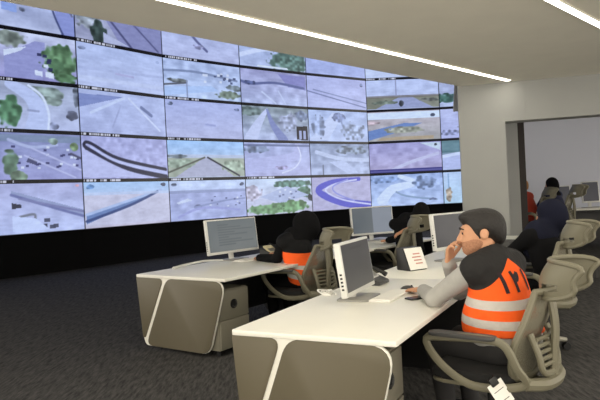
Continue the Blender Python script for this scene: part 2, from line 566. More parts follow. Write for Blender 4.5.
LV = (192, 194, 234)      # pale lavender of most feeds
PICS = {
 # (row from the top, column)
 (0, 0): ('grey yards with dark roofs and a tree-lined road', [('g', (176, 182, 222), (196, 198, 230)), ('n', 9, 5, 50), ('b', .05, .78, .07, .07, (84, 88, 130)), ('l', [(.15, .62), (.3, .78)], .02, (76, 80, 120)), ('b', .42, .6, .07, .06, (80, 86, 128)), ('p', [(0, .38), (.2, .36), (.2, .52), (0, .55)], (150, 170, 232)), ('b', .27, .45, .04, .04, (120, 124, 150)), ('p', [(.64, 1), (.8, .05), (.99, .05), (.99, .5), (.8, 1)], (152, 158, 220)), ('l', [(.64, 1), (.7, .5), (.83, .05)], .012, (84, 92, 140)), ('l', [(.82, .9), (.97, .5)], .015, (120, 120, 150))]),
 (0, 1): ('a dark tree beside grey purple lanes', [('g', (168, 168, 200), (172, 170, 200)), ('n', 10, 6, 40), ('b', .13, .62, .12, .3, (170, 172, 178)), ('p', [(.2, 1), (.5, .06), (1, .06), (1, 1)], (150, 148, 196)), ('l', [(.25, .9), (.62, .06)], .018, (96, 96, 140)), ('l', [(.5, .9), (.95, .1)], .012, (104, 104, 150)), ('b', .25, .28, .08, .3, (52, 70, 58)), ('p', [(.3, .08), (.6, .08), (.3, .3)], (190, 190, 222))]),
 (0, 2): ('pale lavender ground with one dark slanting line', [('g', (188, 192, 232), (196, 196, 232)), ('n', 8, 6, 26), ('l', [(.3, .85), (.42, .55), (.56, .3)], .025, (112, 114, 160)), ('b', .45, .38, .06, .06, (176, 170, 216))]),
 (0, 3): ('a pale road beside a green hillside', [('g', (176, 188, 226), (186, 192, 230)), ('n', 10, 6, 36), ('h', .78, .92, (110, 122, 150), .7), ('l', [(0, .35), (.4, .6), (.95, .66)], .05, (214, 218, 246)), ('b', .75, .3, .3, .28, (98, 132, 112)), ('p', [(.25, .08), (.72, .08), (.7, .13), (.25, .13)], (224, 228, 240))]),
 (0, 4): ('empty pale blue haze under the ceiling edge', [('g', (178, 186, 236), (182, 188, 236)), ('n', 7, 4, 22)]),
 (0, 5): ('near-white haze with a dark caption line', [('g', (222, 226, 246), (206, 212, 244)), ('n', 6, 4, 14)]),
 (0, 6): ('flat pale haze', [('g', (196, 202, 240), (192, 198, 236)), ('n', 6, 4, 14)]),
 (1, 0): ('a purple street with a big green tree and parked cars', [('g', (206, 206, 232), (158, 150, 208)), ('n', 12, 7, 40), ('p', [(0, .08), (0, .5), (.42, .86), (.56, .86), (.5, .08)], (160, 158, 212)), ('b', .08, .85, .2, .18, (128, 134, 116)), ('p', [(0, .48), (.22, .62), (.3, .72), (0, .6)], (218, 220, 240)), ('b', .76, .52, .24, .34, (92, 134, 76)), ('b', .7, .4, .12, .15, (70, 108, 58)), ('b', .84, .16, .14, .1, (84, 128, 70)), ('c', 7, .42, .62, .25, .6, (66, 66, 108), 1.4), ('p', [(.4, .17), (.5, .15), (.5, .25), (.4, .27)], (224, 226, 244)), ('p', [(.54, .15), (.66, .12), (.66, .24), (.54, .26)], (220, 222, 240))]),
 (1, 1): ('a wide empty highway in pale haze', [('g', (190, 198, 238), (198, 202, 238)), ('n', 5, 9, 20), ('l', [(0, .45), (1, .5)], .02, (178, 184, 224), .6), ('b', .06, .88, .04, .04, (134, 142, 178)), ('b', .93, .85, .03, .04, (134, 142, 178)), ('h', .2, .28, (206, 210, 240), .6), ('l', [(.42, .42), (.62, .4)], .015, (182, 178, 220))]),
 (1, 2): ('a hillside town with low houses and a pale road', [('g', (186, 196, 234), (194, 206, 240)), ('n', 14, 9, 44), ('l', [(0, .7), (.4, .74), (.95, .62)], .02, (140, 150, 186)), ('c', 16, .45, .92, .5, .75, (96, 104, 140), 1.3), ('b', .18, .48, .12, .05, (120, 122, 118)), ('l', [(0, .35), (.28, .44)], .012, (110, 110, 120)), ('p', [(.0, .08), (.0, .3), (.6, .42), (.7, .3)], (184, 204, 246)), ('b', .82, .22, .15, .11, (118, 130, 104)), ('b', .9, .42, .1, .08, (120, 130, 134)), ('l', [(.28, .08), (.28, .5)], .008, (150, 156, 190))]),
 (1, 3): ('a dark ridge line above pale grey slopes', [('g', (176, 172, 216), (192, 196, 232)), ('n', 12, 8, 38), ('p', [(.55, .95), (.98, .95), (.98, .55), (.7, .6)], (148, 144, 206)), ('l', [(0, .66), (.15, .6), (.5, .68), (.95, .6)], .025, (110, 116, 166)), ('b', .12, .63, .1, .05, (84, 92, 146)), ('l', [(.3, .4), (.5, .1)], .014, (206, 210, 240)), ('l', [(.55, .45), (.65, .1)], .012, (204, 208, 240))]),
 (1, 4): ('thin wires slanting across pale lavender', [('g', (188, 188, 234), (194, 194, 236)), ('n', 6, 5, 18), ('l', [(0, .55), (.98, .14)], .008, (128, 134, 180)), ('l', [(.1, .6), (1, .28)], .007, (140, 146, 190)), ('b', .92, .85, .03, .05, (110, 116, 156))]),
 (1, 5): ('a straight highway running to the horizon under a pale sky', [('g', (196, 202, 240), (204, 208, 240)), ('h', .08, .46, (150, 148, 132)), ('n', 12, 8, 26), ('p', [(.12, .08), (.5, .5), (.58, .5), (.92, .08)], (164, 168, 206)), ('h', .42, .5, (134, 122, 112), .7), ('b', .25, .28, .15, .06, (122, 130, 104)), ('b', .85, .33, .14, .05, (128, 124, 108)), ('l', [(.41, .5), (.41, .98)], .01, (160, 160, 196)), ('b', .48, .25, .03, .1, (70, 72, 76))]),
 (1, 6): ('dark green trees under a pale hillside', [('g', (176, 178, 214), (196, 202, 234)), ('n', 12, 8, 34), ('b', .12, .34, .2, .14, (60, 104, 84)), ('b', .5, .4, .3, .1, (88, 120, 110))]),
 (2, 0): ('a curved pale road between green trees', [('g', (176, 180, 204), (196, 198, 234)), ('n', 12, 8, 30), ('b', .5, .82, .28, .12, (150, 166, 150)), ('b', .58, .66, .16, .09, (150, 166, 150)), ('l', [(.05, .95), (.3, .75), (.42, .45), (.38, .05)], (.08, .22), (196, 202, 240)), ('l', [(.3, .95), (.48, .75), (.56, .4), (.54, .05)], .015, (222, 226, 248)), ('b', .04, .4, .14, .3, (84, 138, 84)), ('b', .9, .4, .08, .1, (110, 110, 132)), ('b', .62, .16, .06, .08, (134, 136, 166)), ('b', .97, .8, .05, .25, (104, 108, 120)), ('l', [(.28, .45), (.42, .44)], .012, (160, 164, 200))]),
 (2, 1): ('broad converging lanes in grey blue haze', [('g', (186, 192, 232), (184, 188, 230)), ('n', 10, 7, 26), ('p', [(0, .6), (.5, .92), (0, .9)], (140, 150, 206)), ('l', [(.5, .9), (.12, .5)], .02, (208, 214, 244)), ('l', [(.55, .9), (.92, .2)], (.012, .035), (214, 218, 246)), ('l', [(.7, .72), (.82, .55)], .03, (128, 136, 180)), ('l', [(.35, .2), (.45, .7)], .01, (172, 176, 218))]),
 (2, 2): ('an almost blank pale lavender plain', [('g', (182, 186, 232), (198, 196, 232)), ('n', 7, 9, 16), ('b', .06, .9, .03, .04, (130, 140, 176)), ('b', .93, .86, .03, .04, (120, 128, 170)), ('l', [(.5, .42), (.62, .4)], .016, (170, 172, 220))]),
 (2, 3): ('a curving grey road with a dark gantry', [('g', (150, 160, 168), (190, 194, 232)), ('n', 14, 9, 52), ('b', .08, .85, .2, .12, (112, 128, 118)), ('l', [(.1, .05), (.22, .5), (.36, .92)], (.2, .03), (206, 208, 240)), ('l', [(.36, .92), (.44, .5), (.6, .05)], (.02, .14), (142, 148, 200)), ('b', .68, .6, .14, .25, (176, 178, 206)), ('p', [(.8, .1), (.98, .08), (.98, .5), (.8, .48)], (42, 44, 60)), ('p', [(.84, .12), (.88, .12), (.88, .36), (.84, .36)], (170, 174, 214)), ('p', [(.91, .12), (.95, .12), (.95, .36), (.91, .36)], (170, 174, 214)), ('b', .9, .8, .1, .15, (120, 130, 160))]),
 (2, 4): ('a pale highway below a blue grey verge', [('g', (180, 192, 232), (196, 204, 240)), ('n', 12, 8, 36), ('p', [(.4, .95), (.6, .95), (.3, .1), (0, .1)], (204, 210, 242)), ('b', .5, .8, .1, .14, (128, 138, 184)), ('b', .16, .5, .1, .3, (160, 170, 206)), ('l', [(.5, .92), (.6, .3)], .02, (150, 160, 200)), ('b', .75, .4, .2, .25, (168, 178, 210))]),
 (2, 5): ('tan plains with a blue road under white sky', [('g', (198, 180, 190), (184, 178, 176)), ('n', 10, 8, 34), ('h', .76, .98, (220, 228, 250)), ('p', [(0, .1), (0, .4), (.5, .62), (.75, .6), (.35, .3)], (120, 146, 206)), ('b', .5, .4, .25, .1, (186, 180, 150)), ('p', [(.1, .08), (.9, .08), (.9, .2), (.2, .18)], (196, 170, 140)), ('b', .05, .66, .1, .06, (206, 170, 170)), ('b', .9, .84, .03, .05, (90, 96, 120))]),
 (2, 6): ('pale lavender slope with grey patches', [('g', (196, 196, 236), (190, 190, 234)), ('n', 8, 6, 24), ('b', .12, .25, .14, .08, (150, 150, 190)), ('b', .35, .4, .12, .05, (160, 160, 200))]),
 (3, 0): ('a crowded purple multi-lane road with many small cars', [('g', (146, 150, 196), (174, 170, 222)), ('n', 12, 7, 22), ('h', .82, .96, (136, 152, 176), .7), ('l', [(0, .86), (.3, .72), (.65, .78)], .02, (184, 188, 226)), ('c', 26, .05, .95, .3, .75, (76, 76, 124), 1.0), ('p', [(.22, .42), (.34, .36), (.36, .46), (.26, .54)], (92, 92, 130)), ('l', [(.3, .7), (1, .25)], .006, (196, 194, 232)), ('l', [(.2, .55), (.9, .1)], .006, (196, 194, 232)), ('b', .9, .74, .06, .09, (120, 146, 84)), ('b', .6, .86, .06, .07, (150, 172, 150)), ('b', .02, .4, .1, .25, (92, 122, 86)), ('b', .12, .12, .1, .12, (136, 160, 120)), ('l', [(.85, .6), (1, .5)], .014, (92, 90, 120))]),
 (3, 1): ('black double guardrails curving over a purple field', [('g', (180, 178, 226), (188, 184, 230)), ('n', 24, 12, 34), ('p', [(0, .1), (0, .8), (.3, .5), (.9, .1)], (196, 194, 236)), ('l', [(.05, .72), (.03, .82), (.1, .84), (.4, .52), (.97, .28)], (.02, .03), (52, 54, 84)), ('l', [(.03, .78), (.12, .66), (.5, .3), (.97, .1)], (.025, .05), (54, 56, 88)), ('l', [(.1, .76), (.4, .44), (.97, .2)], (.012, .03), (198, 198, 240))]),
 (3, 2): ('a straight road with blue sky and green verges', [('g', (168, 204, 250), (206, 208, 226)), ('h', .08, .58, (182, 186, 168)), ('n', 12, 8, 26), ('h', .56, .66, (196, 198, 220), .8), ('b', .12, .6, .12, .05, (116, 124, 128)), ('p', [(.08, .08), (.46, .58), (.52, .58), (.85, .08)], (186, 182, 206)), ('b', .15, .42, .18, .1, (178, 192, 156)), ('b', .85, .35, .16, .14, (176, 188, 152)), ('l', [(.5, .58), (.92, .1)], (.012, .05), (54, 56, 72)), ('l', [(.46, .58), (.0, .2)], .012, (110, 110, 100))]),
 (3, 3): ('a wide purple road bending past low buildings', [('g', (180, 184, 226), (194, 190, 232)), ('n', 12, 8, 32), ('b', .18, .82, .2, .1, (136, 146, 176)), ('l', [(.0, .3), (.4, .45), (.75, .62), (.8, .95)], (.2, .08), (190, 188, 232)), ('l', [(.55, .15), (.75, .3), (.85, .6), (.8, .95)], .01, (222, 220, 244)), ('b', .55, .3, .12, .05, (176, 160, 206)), ('h', .9, .96, (92, 100, 140), .6)]),
 (3, 4): ('a grey green highway with hazy roadside trees', [('g', (154, 164, 196), (186, 192, 226)), ('n', 14, 9, 46), ('l', [(.1, .75), (.5, .55), (1, .5)], .05, (200, 206, 236)), ('p', [(.3, .45), (.55, .5), (.8, .1), (.6, .1)], (198, 204, 238)), ('b', .7, .82, .25, .12, (134, 146, 166)), ('l', [(.2, .08), (.2, .35)], .014, (120, 126, 150))]),
 (3, 5): ('a pinkish purple slope with a pale slanting road', [('g', (176, 168, 218), (192, 176, 212)), ('n', 14, 8, 32), ('p', [(.7, .98), (.98, .98), (.98, .72)], (206, 216, 232)), ('l', [(.3, .14), (.6, .4), (.95, .62)], .04, (206, 200, 232)), ('h', .05, .17, (72, 68, 150)), ('h', .08, .13, (190, 186, 224), .3), ('b', .92, .9, .02, .04, (80, 84, 90))]),
 (3, 6): ('a green treeline above a pale road', [('g', (120, 150, 158), (190, 196, 236)), ('h', .62, .98, (112, 146, 156)), ('n', 10, 8, 30), ('p', [(0, .1), (1, .1), (1, .68), (0, .5)], (192, 196, 238)), ('l', [(0, .5), (.5, .66)], .04, (214, 218, 246))]),
 (4, 0): ('a pale road with dark slanting lines and rooftops', [('g', (182, 180, 222), (198, 202, 242)), ('n', 12, 7, 24), ('p', [(0, .75), (1, .3), (1, .42), (0, .86)], (158, 164, 204)), ('l', [(0, .78), (.55, .5), (1, .28)], .018, (122, 126, 180)), ('l', [(.1, .7), (1, .38)], .012, (136, 136, 184)), ('p', [(0, .5), (.12, .52), (.13, .58), (0, .62)], (70, 70, 92)), ('l', [(.1, .34), (.28, .38), (.3, .3)], .015, (134, 134, 150)), ('c', 5, .42, .6, .1, .3, (84, 86, 110), 1.8), ('b', .92, .94, .03, .03, (220, 140, 140)), ('p', [(0, .05), (.5, .05), (.3, .3), (0, .36)], (206, 212, 248))]),
 (4, 1): ('a blue road crossing a sandy plain under blue sky', [('g', (176, 206, 246), (206, 192, 212)), ('h', .05, .72, (206, 198, 220)), ('n', 9, 7, 18), ('p', [(.02, .1), (.02, .3), (.9, .82), (.55, .5)], (114, 140, 196)), ('l', [(.02, .3), (.9, .8)], .02, (176, 192, 232)), ('l', [(.02, .16), (.5, .46), (.85, .76)], .02, (66, 88, 146)), ('h', .72, .78, (200, 206, 236), .7), ('b', .07, .9, .04, .05, (100, 150, 214)), ('b', .93, .93, .03, .04, (60, 66, 90))]),
 (4, 2): ('a hazy road junction with a few small cars', [('g', (206, 216, 246), (182, 186, 232)), ('h', .05, .74, (178, 182, 226)), ('n', 12, 8, 32), ('h', .68, .76, (152, 158, 196), .7), ('p', [(.08, .46), (.22, .56), (.28, .5), (.1, .42)], (212, 216, 240)), ('b', .34, .34, .05, .05, (92, 94, 128)), ('l', [(.3, .32), (.7, .46), (.98, .5)], .014, (150, 156, 200)), ('c', 12, .5, .95, .3, .62, (112, 116, 160), .9), ('l', [(.1, .1), (.4, .3), (.9, .2)], .02, (166, 166, 222)), ('b', .06, .9, .03, .04, (110, 120, 150)), ('b', .95, .88, .03, .05, (70, 76, 100))]),
 (4, 3): ('pale roads framed by bright green bushes', [('g', (210, 220, 244), (206, 196, 220)), ('n', 12, 8, 30), ('b', .7, .84, .3, .1, (92, 136, 112)), ('b', .88, .62, .1, .16, (82, 128, 92)), ('p', [(.2, .5), (.6, .78), (.95, .5), (.5, .3)], (186, 192, 226)), ('c', 10, .4, .8, .4, .7, (124, 130, 170), 1.2), ('b', .45, .16, .45, .14, (126, 176, 104)), ('b', .7, .2, .2, .16, (112, 164, 92)), ('b', .97, .42, .04, .1, (40, 50, 56)), ('b', .1, .6, .12, .2, (218, 200, 218))]),
 (4, 4): ('a violet S-shaped curve on a pink grey ground', [('g', (188, 178, 216), (190, 180, 214)), ('n', 14, 9, 18), ('l', [(.8, .92), (.35, .85), (.1, .6), (.45, .25), (.97, .06)], (.05, .13), (92, 92, 214)), ('l', [(.75, .9), (.4, .8), (.22, .6), (.5, .3), (1, .1)], .016, (210, 206, 240)), ('l', [(.6, .92), (.35, .72), (.4, .5), (.7, .25)], .014, (150, 150, 226))]),
 (4, 5): ('a pale blue road bending through grey trees', [('g', (168, 186, 232), (196, 208, 244)), ('n', 14, 9, 40), ('l', [(.15, .2), (.3, .55), (.6, .72), (.4, .95)], (.16, .05), (218, 226, 250)), ('b', .75, .72, .16, .2, (142, 160, 202)), ('b', .2, .85, .2, .1, (136, 160, 210)), ('l', [(.35, .45), (.5, .3), (.9, .16)], .02, (152, 170, 200)), ('b', .85, .18, .05, .04, (100, 108, 140))]),
 (4, 6): ('an orange roadside figure on blue white haze', [('g', (196, 212, 244), (196, 222, 242)), ('n', 8, 6, 22), ('b', .07, .3, .04, .2, (208, 176, 140)), ('l', [(.07, .5), (.07, .95)], .01, (150, 180, 220))]),
}
CAP = {(0, 1), (1, 1), (2, 0), (2, 1), (3, 0), (3, 1), (2, 2), (3, 2), (1, 2), (0, 2), (1, 0), (3, 3), (4, 9), (0, 5)}

def fine(img, seed):
    h, n, _ = img.shape
    g = img.mean(2, keepdims=True)
    img = g + (img - g) * 0.78
    rg = np.random.default_rng(seed + 400)
    f = (vnoise(h, n, 44, 22, seed + 50) - .5) * 9 + (vnoise(h, n, 14, 30, seed + 90) - .5) * 14 + rg.normal(0, 1.5, (h, n))
    lum = np.clip((g[..., 0] - 40) / 160, .3, 1)
    return (img - 128) * 1.16 + 120 + (f * lum)[..., None]

def shift(ops, a, b):
    out = []
    for o in ops:
        if o[0] in 'pl':
            o = (o[0], [(a + b * x, y) for x, y in o[1]]) + tuple(o[2:])
        elif o[0] == 'b':
            o = ('b', a + b * o[1], o[2], b * o[3]) + tuple(o[4:])
        elif o[0] == 'c':
            o = ('c', o[1], a + b * o[2], a + b * o[3]) + tuple(o[4:])
        out.append(o)
    return out

def display(i, row):
    a, b = Vector((*WC[i + 1], 0)), Vector((*WC[i + 2], 0))
    wd = (b - a).length
    mid = (a + b) / 2
    d = (b - a).normalized()
    ang = math.degrees(math.atan2(d.x, d.y)) - 90   # local +X runs along the wall
    z = ZB + (4 - row) * RH
    desc, ops = PICS[(row, i)]
    if i == 0:
        ops = shift(ops, .36, .64)
    t = empty('wall_display', (mid.x, mid.y, z), ang)
    tag(t, 'video wall display showing ' + desc, 'display', 'displays of the video wall')
    bm = nb(); box(bm, -wd / 2, wd / 2, 0.0, 0.12, 0, RH)
    build('casing', bm, 'bezel', t, False)
    img = draw(ops + [('h', -1, .035 if row < 4 else 0.0, (12, 12, 20))], seed=i * 7 + row + 1)
    img = np.clip(fine(img, i * 5 + row), 0, 255) * np.array([0.89, 0.945, 1.0])
    h, n, _ = img.shape
    img[:, 0] = img[:, -1] = (14, 14, 34)
    dark = int(round(h * 0.07))
    if row < 4:
        img[:dark] = (12, 12, 20)
        if (row, i) in CAP:
            rg = random.Random(i * 10 + row)
            for x in range(2, int(n * 0.42)):
                if rg.random() < 0.55:
                    img[1:dark - 1, x] = (200, 205, 225)
    picture_mesh('screen', wd - 0.012, RH - 0.012, img, 'picture', t, lambda x, y: (x, -0.006, y + 0.006))
    return t
for i in range(7):
    for row in range(5):
        display(i, row)

# ------------------------------------------------------------------ desks
def end_shapes(W):
    small = round_poly([(0.0, 0.722), (0.325 * W, 0.722), (0.075 * W, 0.11), (0.05 * W, 0.11)], [0.012, 0.08, 0.012, 0.012])
    large = round_poly([(0.365 * W, 0.722), (0.992 * W, 0.722), (0.80 * W, 0.035), (0.085 * W, 0.035)], [0.08, 0.15, 0.10, 0.10])
    core = round_poly([(0.005, 0.73), (0.992 * W + .005, 0.73), (0.80 * W + .005, 0.032), (0.085 * W - .012, 0.032), (.052 * W, .10)], [0.01, 0.15, 0.10, 0.08, 0.02])
    return small, large, core

def desk(loc, heading, W, L, label, shown=True):
    t = empty('workstation_desk', (*loc, 0), heading)
    tag(t, label, 'desk', 'control room desks')
    bm = nb()
    prism(bm, round_poly([(0, 0), (W, 0), (W, L), (0, L)], 0.015, 3), 0.722, 0.752, 'z', 0.004)
    build('tabletop', bm, 'white', t)
    small, large, core = end_shapes(W)
    for y0, y1, sgn in ((0.012, 0.030, 1), (L - 0.030, L - 0.012, -1)):
        vis = shown and sgn > 0
        bm = nb(); prism(bm, core, y0, y1, 'y', 0.003); build('end_frame', bm, 'white' if vis else 'blackp', t)  # unshown end frames carry the under-desk shade as black colour
        if not vis:
            continue
        o0, o1 = (y0 - 0.010, y0 + 0.002) if sgn > 0 else (y1 - 0.002, y1 + 0.010)
        bm = nb(); prism(bm, small, o0, o1, 'y', 0.003); build('end_panel', bm, 'taupe', t)
        bm = nb(); prism(bm, large, o0, o1, 'y', 0.003); build('end_panel', bm, 'taupe', t)
    bm = nb(); box(bm, 0.10, 0.12, 0.03, L - 0.03, 0.12, 0.723, 0.004); build('modesty_panel', bm, 'greyp', t)
    bm = nb(); box(bm, 0.30, 0.36, 0.03, L - 0.03, 0.66, 0.723, 0.004); build('crossbar', bm, 'greyp', t)
    return t

def pedestal(desk_loc, heading, W, y0, label):
    a = math.radians(heading)
    ca, sa = math.cos(a), math.sin(a)
    px = W - 0.70; fx = 0.55
    loc = (desk_loc[0] + px * ca + y0 * sa, desk_loc[1] - px * sa + y0 * ca, 0)
    t = empty('drawer_pedestal', loc, heading)
    tag(t, label, 'drawer unit', 'drawer pedestals under desks')
    bm = nb(); box(bm, 0, fx, 0, 0.42, 0.06, 0.62, 0.006); build('cabinet', bm, 'pedestal', t)
    for z0, z1 in ((0.345, 0.61), (0.07, 0.335)):
        bm = nb(); box(bm, fx - 0.002, fx + 0.018, 0.006, 0.414, z0, z1, 0.005); dr = build('drawer', bm, 'pedestal', t)
        bm = nb(); cyl(bm, (fx + 0.016, 0.2, (z0 + z1) / 2), (fx + 0.024, 0.2, (z0 + z1) / 2), 0.045, seg=20); build('recessed_pull', bm, 'blackp', dr)
        bm = nb(); tube(bm, [(fx + 0.026, 0.2 + 0.03 * math.cos(q), (z0 + z1) / 2 + 0.03 * math.sin(q)) for q in np.linspace(-2.6, 1.2, 9)], 0.007, 6); build('pull_rim', bm, 'greyp', dr)
    for x in (0.06, fx - 0.06):
        for y in (0.06, 0.36):
            bm = nb(); cyl(bm, (x, y - 0.015, 0.03), (x, y + 0.015, 0.03), 0.03, seg=14); box(bm, x - 0.012, x + 0.012, y - 0.02, y + 0.02, 0.03, 0.065); build('castor', bm, 'blackp', t)
    return t

def adv(p, h, s, t=0.0):
    a = math.radians(h)
    return (p[0] + s * math.sin(a) + t * math.cos(a), p[1] + s * math.cos(a) - t * math.sin(a))

N1, H1, NW = (-0.416, 3.306), 27.8, 0.95
N2, H2 = adv(N1, H1, 2.025), 29.0
N3, H3 = adv(N2, H2, 2.04), 31.0
F1, G1, FW = (-1.72, 6.15), 35.5, 1.23
F2, G2 = adv(F1, G1, 2.10, FW - 1.02), 41.0
desk(N1, H1, NW, 2.0, 'white desk with taupe end panels where the bearded man rests his elbow')
desk(N2, H2, NW, 2.0, 'white desk with the black card holder, next to the man\'s desk', shown=False)
desk(N3, H3, NW, 2.2, 'white desk carrying the dark tray with a cream roll, near the wall column', shown=False)
desk(F1, G1, FW, 2.0, 'white desk with taupe end panel and silver cable, closest to the video wall')
desk(F2, G2, 1.0, 2.4, 'white desk under the monitor with a split grey screen', shown=False)
pedestal(N1, H1, NW, 0.05, 'taupe grey two-drawer pedestal under the bearded man\'s desk')
pedestal(F1, G1, FW, 0.05, 'taupe grey two-drawer pedestal under the desk with the silver cable')

# ------------------------------------------------------------------ chairs
def make_chair(label):
    t = empty('mesh_task_chair')
    tag(t, label, 'chair', 'grey mesh task chairs')
    # five-star base
    for k in range(5):
        a = 2 * math.pi * k / 5 + 0.3
        d = Vector((math.cos(a), math.sin(a), 0))
        bm = nb()
        tube(bm, [d * 0.02 + Vector((0, 0, .125)), d * 0.17 + Vector((0, 0, .11)), d * 0.33 + Vector((0, 0, .082))], [0.032, 0.027, 0.018], 8)
        lg = build('base_leg', bm, 'legmetal', t)
        e = d * 0.325; s = Vector((-d.y, d.x, 0))
        bm = nb()
        for q in (-1, 1):
            cyl(bm, e + s * 0.008 * q + Vector((0, 0, .03)), e + s * 0.028 * q + Vector((0, 0, .03)), 0.03, seg=16)
        cyl(bm, e + Vector((0, 0, .03)), e + Vector((0, 0, .075)), 0.010, seg=8)
        cyl(bm, e - s * 0.01 + Vector((0, 0, .03)), e + s * 0.01 + Vector((0, 0, .03)), 0.012, seg=8)
        build('castor', bm, 'blackp', lg)
    bm = nb(); cyl(bm, (0, 0, .09), (0, 0, .24), .034); cyl(bm, (0, 0, .23), (0, 0, .37), .02); build('gas_column', bm, 'blackp', t)
    bm = nb(); box(bm, -.10, .10, -.17, .12, .35, .41, .015); build('tilt_mechanism', bm, 'blackp', t)
    # seat
    bm = nb(); prism(bm, round_poly([(-.25, -.22), (.25, -.22), (.26, .26), (-.26, .26)], [.1, .1, .09, .09]), .405, .425, 'z', .008); build('seat_pan', bm, 'chair', t)
    bm = nb(); prism(bm, round_poly([(-.245, -.215), (.245, -.215), (.255, .265), (-.255, .265)], [.1, .1, .09, .09]), .423, .482, 'z', .022); build('seat_cushion', bm, 'seat', t)
    # arm loops: one closed flattened band at each side
    for s in (-1, 1):
        x = .30 * s
        pts = catmull([(x, .24, .655), (x, .10, .678), (x, -.10, .685), (x * .99, -.20, .66), (x * .93, -.25, .55), (x * .78, -.28, .455), (x * .80, -.14, .415), (x * .90, .02, .425), (x * .98, .17, .53)], 5, True)
        bm = nb(); tube(bm, pts, .024, 8, True, .75, (1, 0, 0)); build('arm_loop', bm, 'chair', t)
        bm = nb(); prism(bm, round_poly([(x - .04, -.16), (x + .04, -.16), (x + .042, .22), (x - .042, .22)], .035), .685, .705, 'z', .008); build('arm_pad', bm, 'greyp', t)
    # rear yoke joining both arm loops under the back
    bm = nb(); tube(bm, catmull([(-.235, -.28, .455), (-.14, -.345, .44), (0, -.365, .435), (.14, -.345, .44), (.235, -.28, .455)], 5), .034, 8); build('rear_yoke', bm, 'chair', t)
    bm = nb(); box(bm, -.06, .06, -.36, -.10, .385, .425, .012); build('yoke_bracket', bm, 'chair', t)
    # back: waisted mesh shell in a frame
    V = [(0.455, -.25, .17), (.52, -.25, .215), (.64, -.275, .235), (.76, -.325, .21), (.87, -.355, .155), (.92, -.365, .13)]
    Vs = catmull(V, 4)
    def back(u, v):
        z, y, wd = v
        return Vector((u * wd, y + .05 * (u * u), z))
    bm = nb(); U = np.linspace(-1, 1, 13); grid = [[bm.verts.new(back(u, v)) for u in U] for v in Vs]
    for j in range(len(Vs) - 1):
        for i in range(12):
            bm.faces.new((grid[j][i], grid[j][i + 1], grid[j + 1][i + 1], grid[j + 1][i]))
    build('back_mesh', bm, 'chairmesh', t)
    bm = nb()
    loop = [back(-1, v) for v in Vs] + [back(u, Vs[-1]) for u in U[1:-1]] + [back(1, v) for v in Vs[::-1]] + [back(u, Vs[0]) for u in U[::-1][1:-1]]
    tube(bm, loop, .019, 8, True); build('back_frame', bm, 'chair', t)
    # lumbar plate with slots, behind the mesh
    bm = nb()
    tube(bm, catmull([(-.145, -.285, .70), (-.15, -.325, .60), (-.13, -.345, .50), (0, -.36, .485), (.13, -.345, .50), (.15, -.325, .60), (.145, -.285, .70)], 4), .018, 8)
    lum = build('lumbar_support', bm, 'chair', t)
    for k in range(5):
        z = .535 + .034 * k
        bm = nb(); tube(bm, catmull([(-.15, -.338 + .006 * k, z), (0, -.362 + .006 * k, z), (.15, -.338 + .006 * k, z)], 4), .0115, 6); build('lumbar_slat', bm, 'chair', lum)
    # spine from the yoke to the headrest
    bm = nb(); tube(bm, catmull([(0, -.355, .44), (0, -.365, .58), (0, -.375, .75), (0, -.345, .95)], 4), .022, 8, flat=1.6, side=(1, 0, 0)); build('spine', bm, 'chair', t)
    # flared headrest, wings sweeping backwards, with rolled rim and a slot at its foot
    def head(u, v):   # v 0..1 bottom to top
        ph = u * math.radians(94)
        sq = 1 - .38 * abs(u) ** 5
        zz = (v - .5) * sq
        wd = .165 + .02 * v
        return Vector((wd * math.sin(ph), -.315 - .20 * (1 - math.cos(ph)) - .05 * v + .03 * math.sin(math.pi * v), .985 + .20 * zz + .012 * abs(u) ** 3))
    U2 = np.linspace(-1, 1, 17); VV = np.linspace(0, 1, 11)
    bm = nb(); g = [[bm.verts.new(head(u, v)) for u in U2] for v in VV]
    for j in range(10):
        for i in range(16):
            if j in (2, 3) and (2 <= i <= 4 or 11 <= i <= 13):
                continue
            bm.faces.new((g[j][i], g[j][i + 1], g[j + 1][i + 1], g[j + 1][i]))
    build('headrest', bm, 'chair', t)
    bm = nb()
    loop = [head(u, 0) for u in U2] + [head(1, v) for v in VV[1:]] + [head(u, 1) for u in U2[::-1][1:]] + [head(-1, v) for v in VV[::-1][1:-1]]
    loop = [sum((loop[(i + k) % len(loop)] for k in (-1, 0, 1)), Vector()) / 3 for i in range(len(loop))]
    tube(bm, loop, .014, 8, True); build('headrest_rim', bm, 'chair', t)
    return t

chair0 = make_chair('x')
CHAIRS = [
    ((1.03, 3.41), -52, .985, 'grey mesh task chair with a paper tag clipped on, under the bearded man'),
    ((1.94, 5.29), -54, 1.05, 'grey mesh task chair of the person in the navy headscarf'),
    ((-0.05, 6.42), -54, 1.03, 'grey mesh task chair of the black-hooded person in an orange vest'),
    ((1.12, 7.93), -54, 1.05, 'grey mesh task chair at the desk with the split grey screen'),
    ((4.06, 11.0), -66, 1.1, 'grey mesh task chair behind the opening, beside the person with tan hair'),
    ((4.66, 11.2), -54, 1.12, 'grey mesh task chair of the person with the small black headscarf behind the opening'),
]
for k, (p, hd, sc, lb) in enumerate(CHAIRS):
    c = chair0 if k == 0 else copy_tree(chair0)
    c.location = (p[0], p[1], .2 if p[1] > 10 else 0); c.rotation_euler = (0, 0, -math.radians(hd)); c.scale = (sc, sc, sc)
    c['label'] = lb

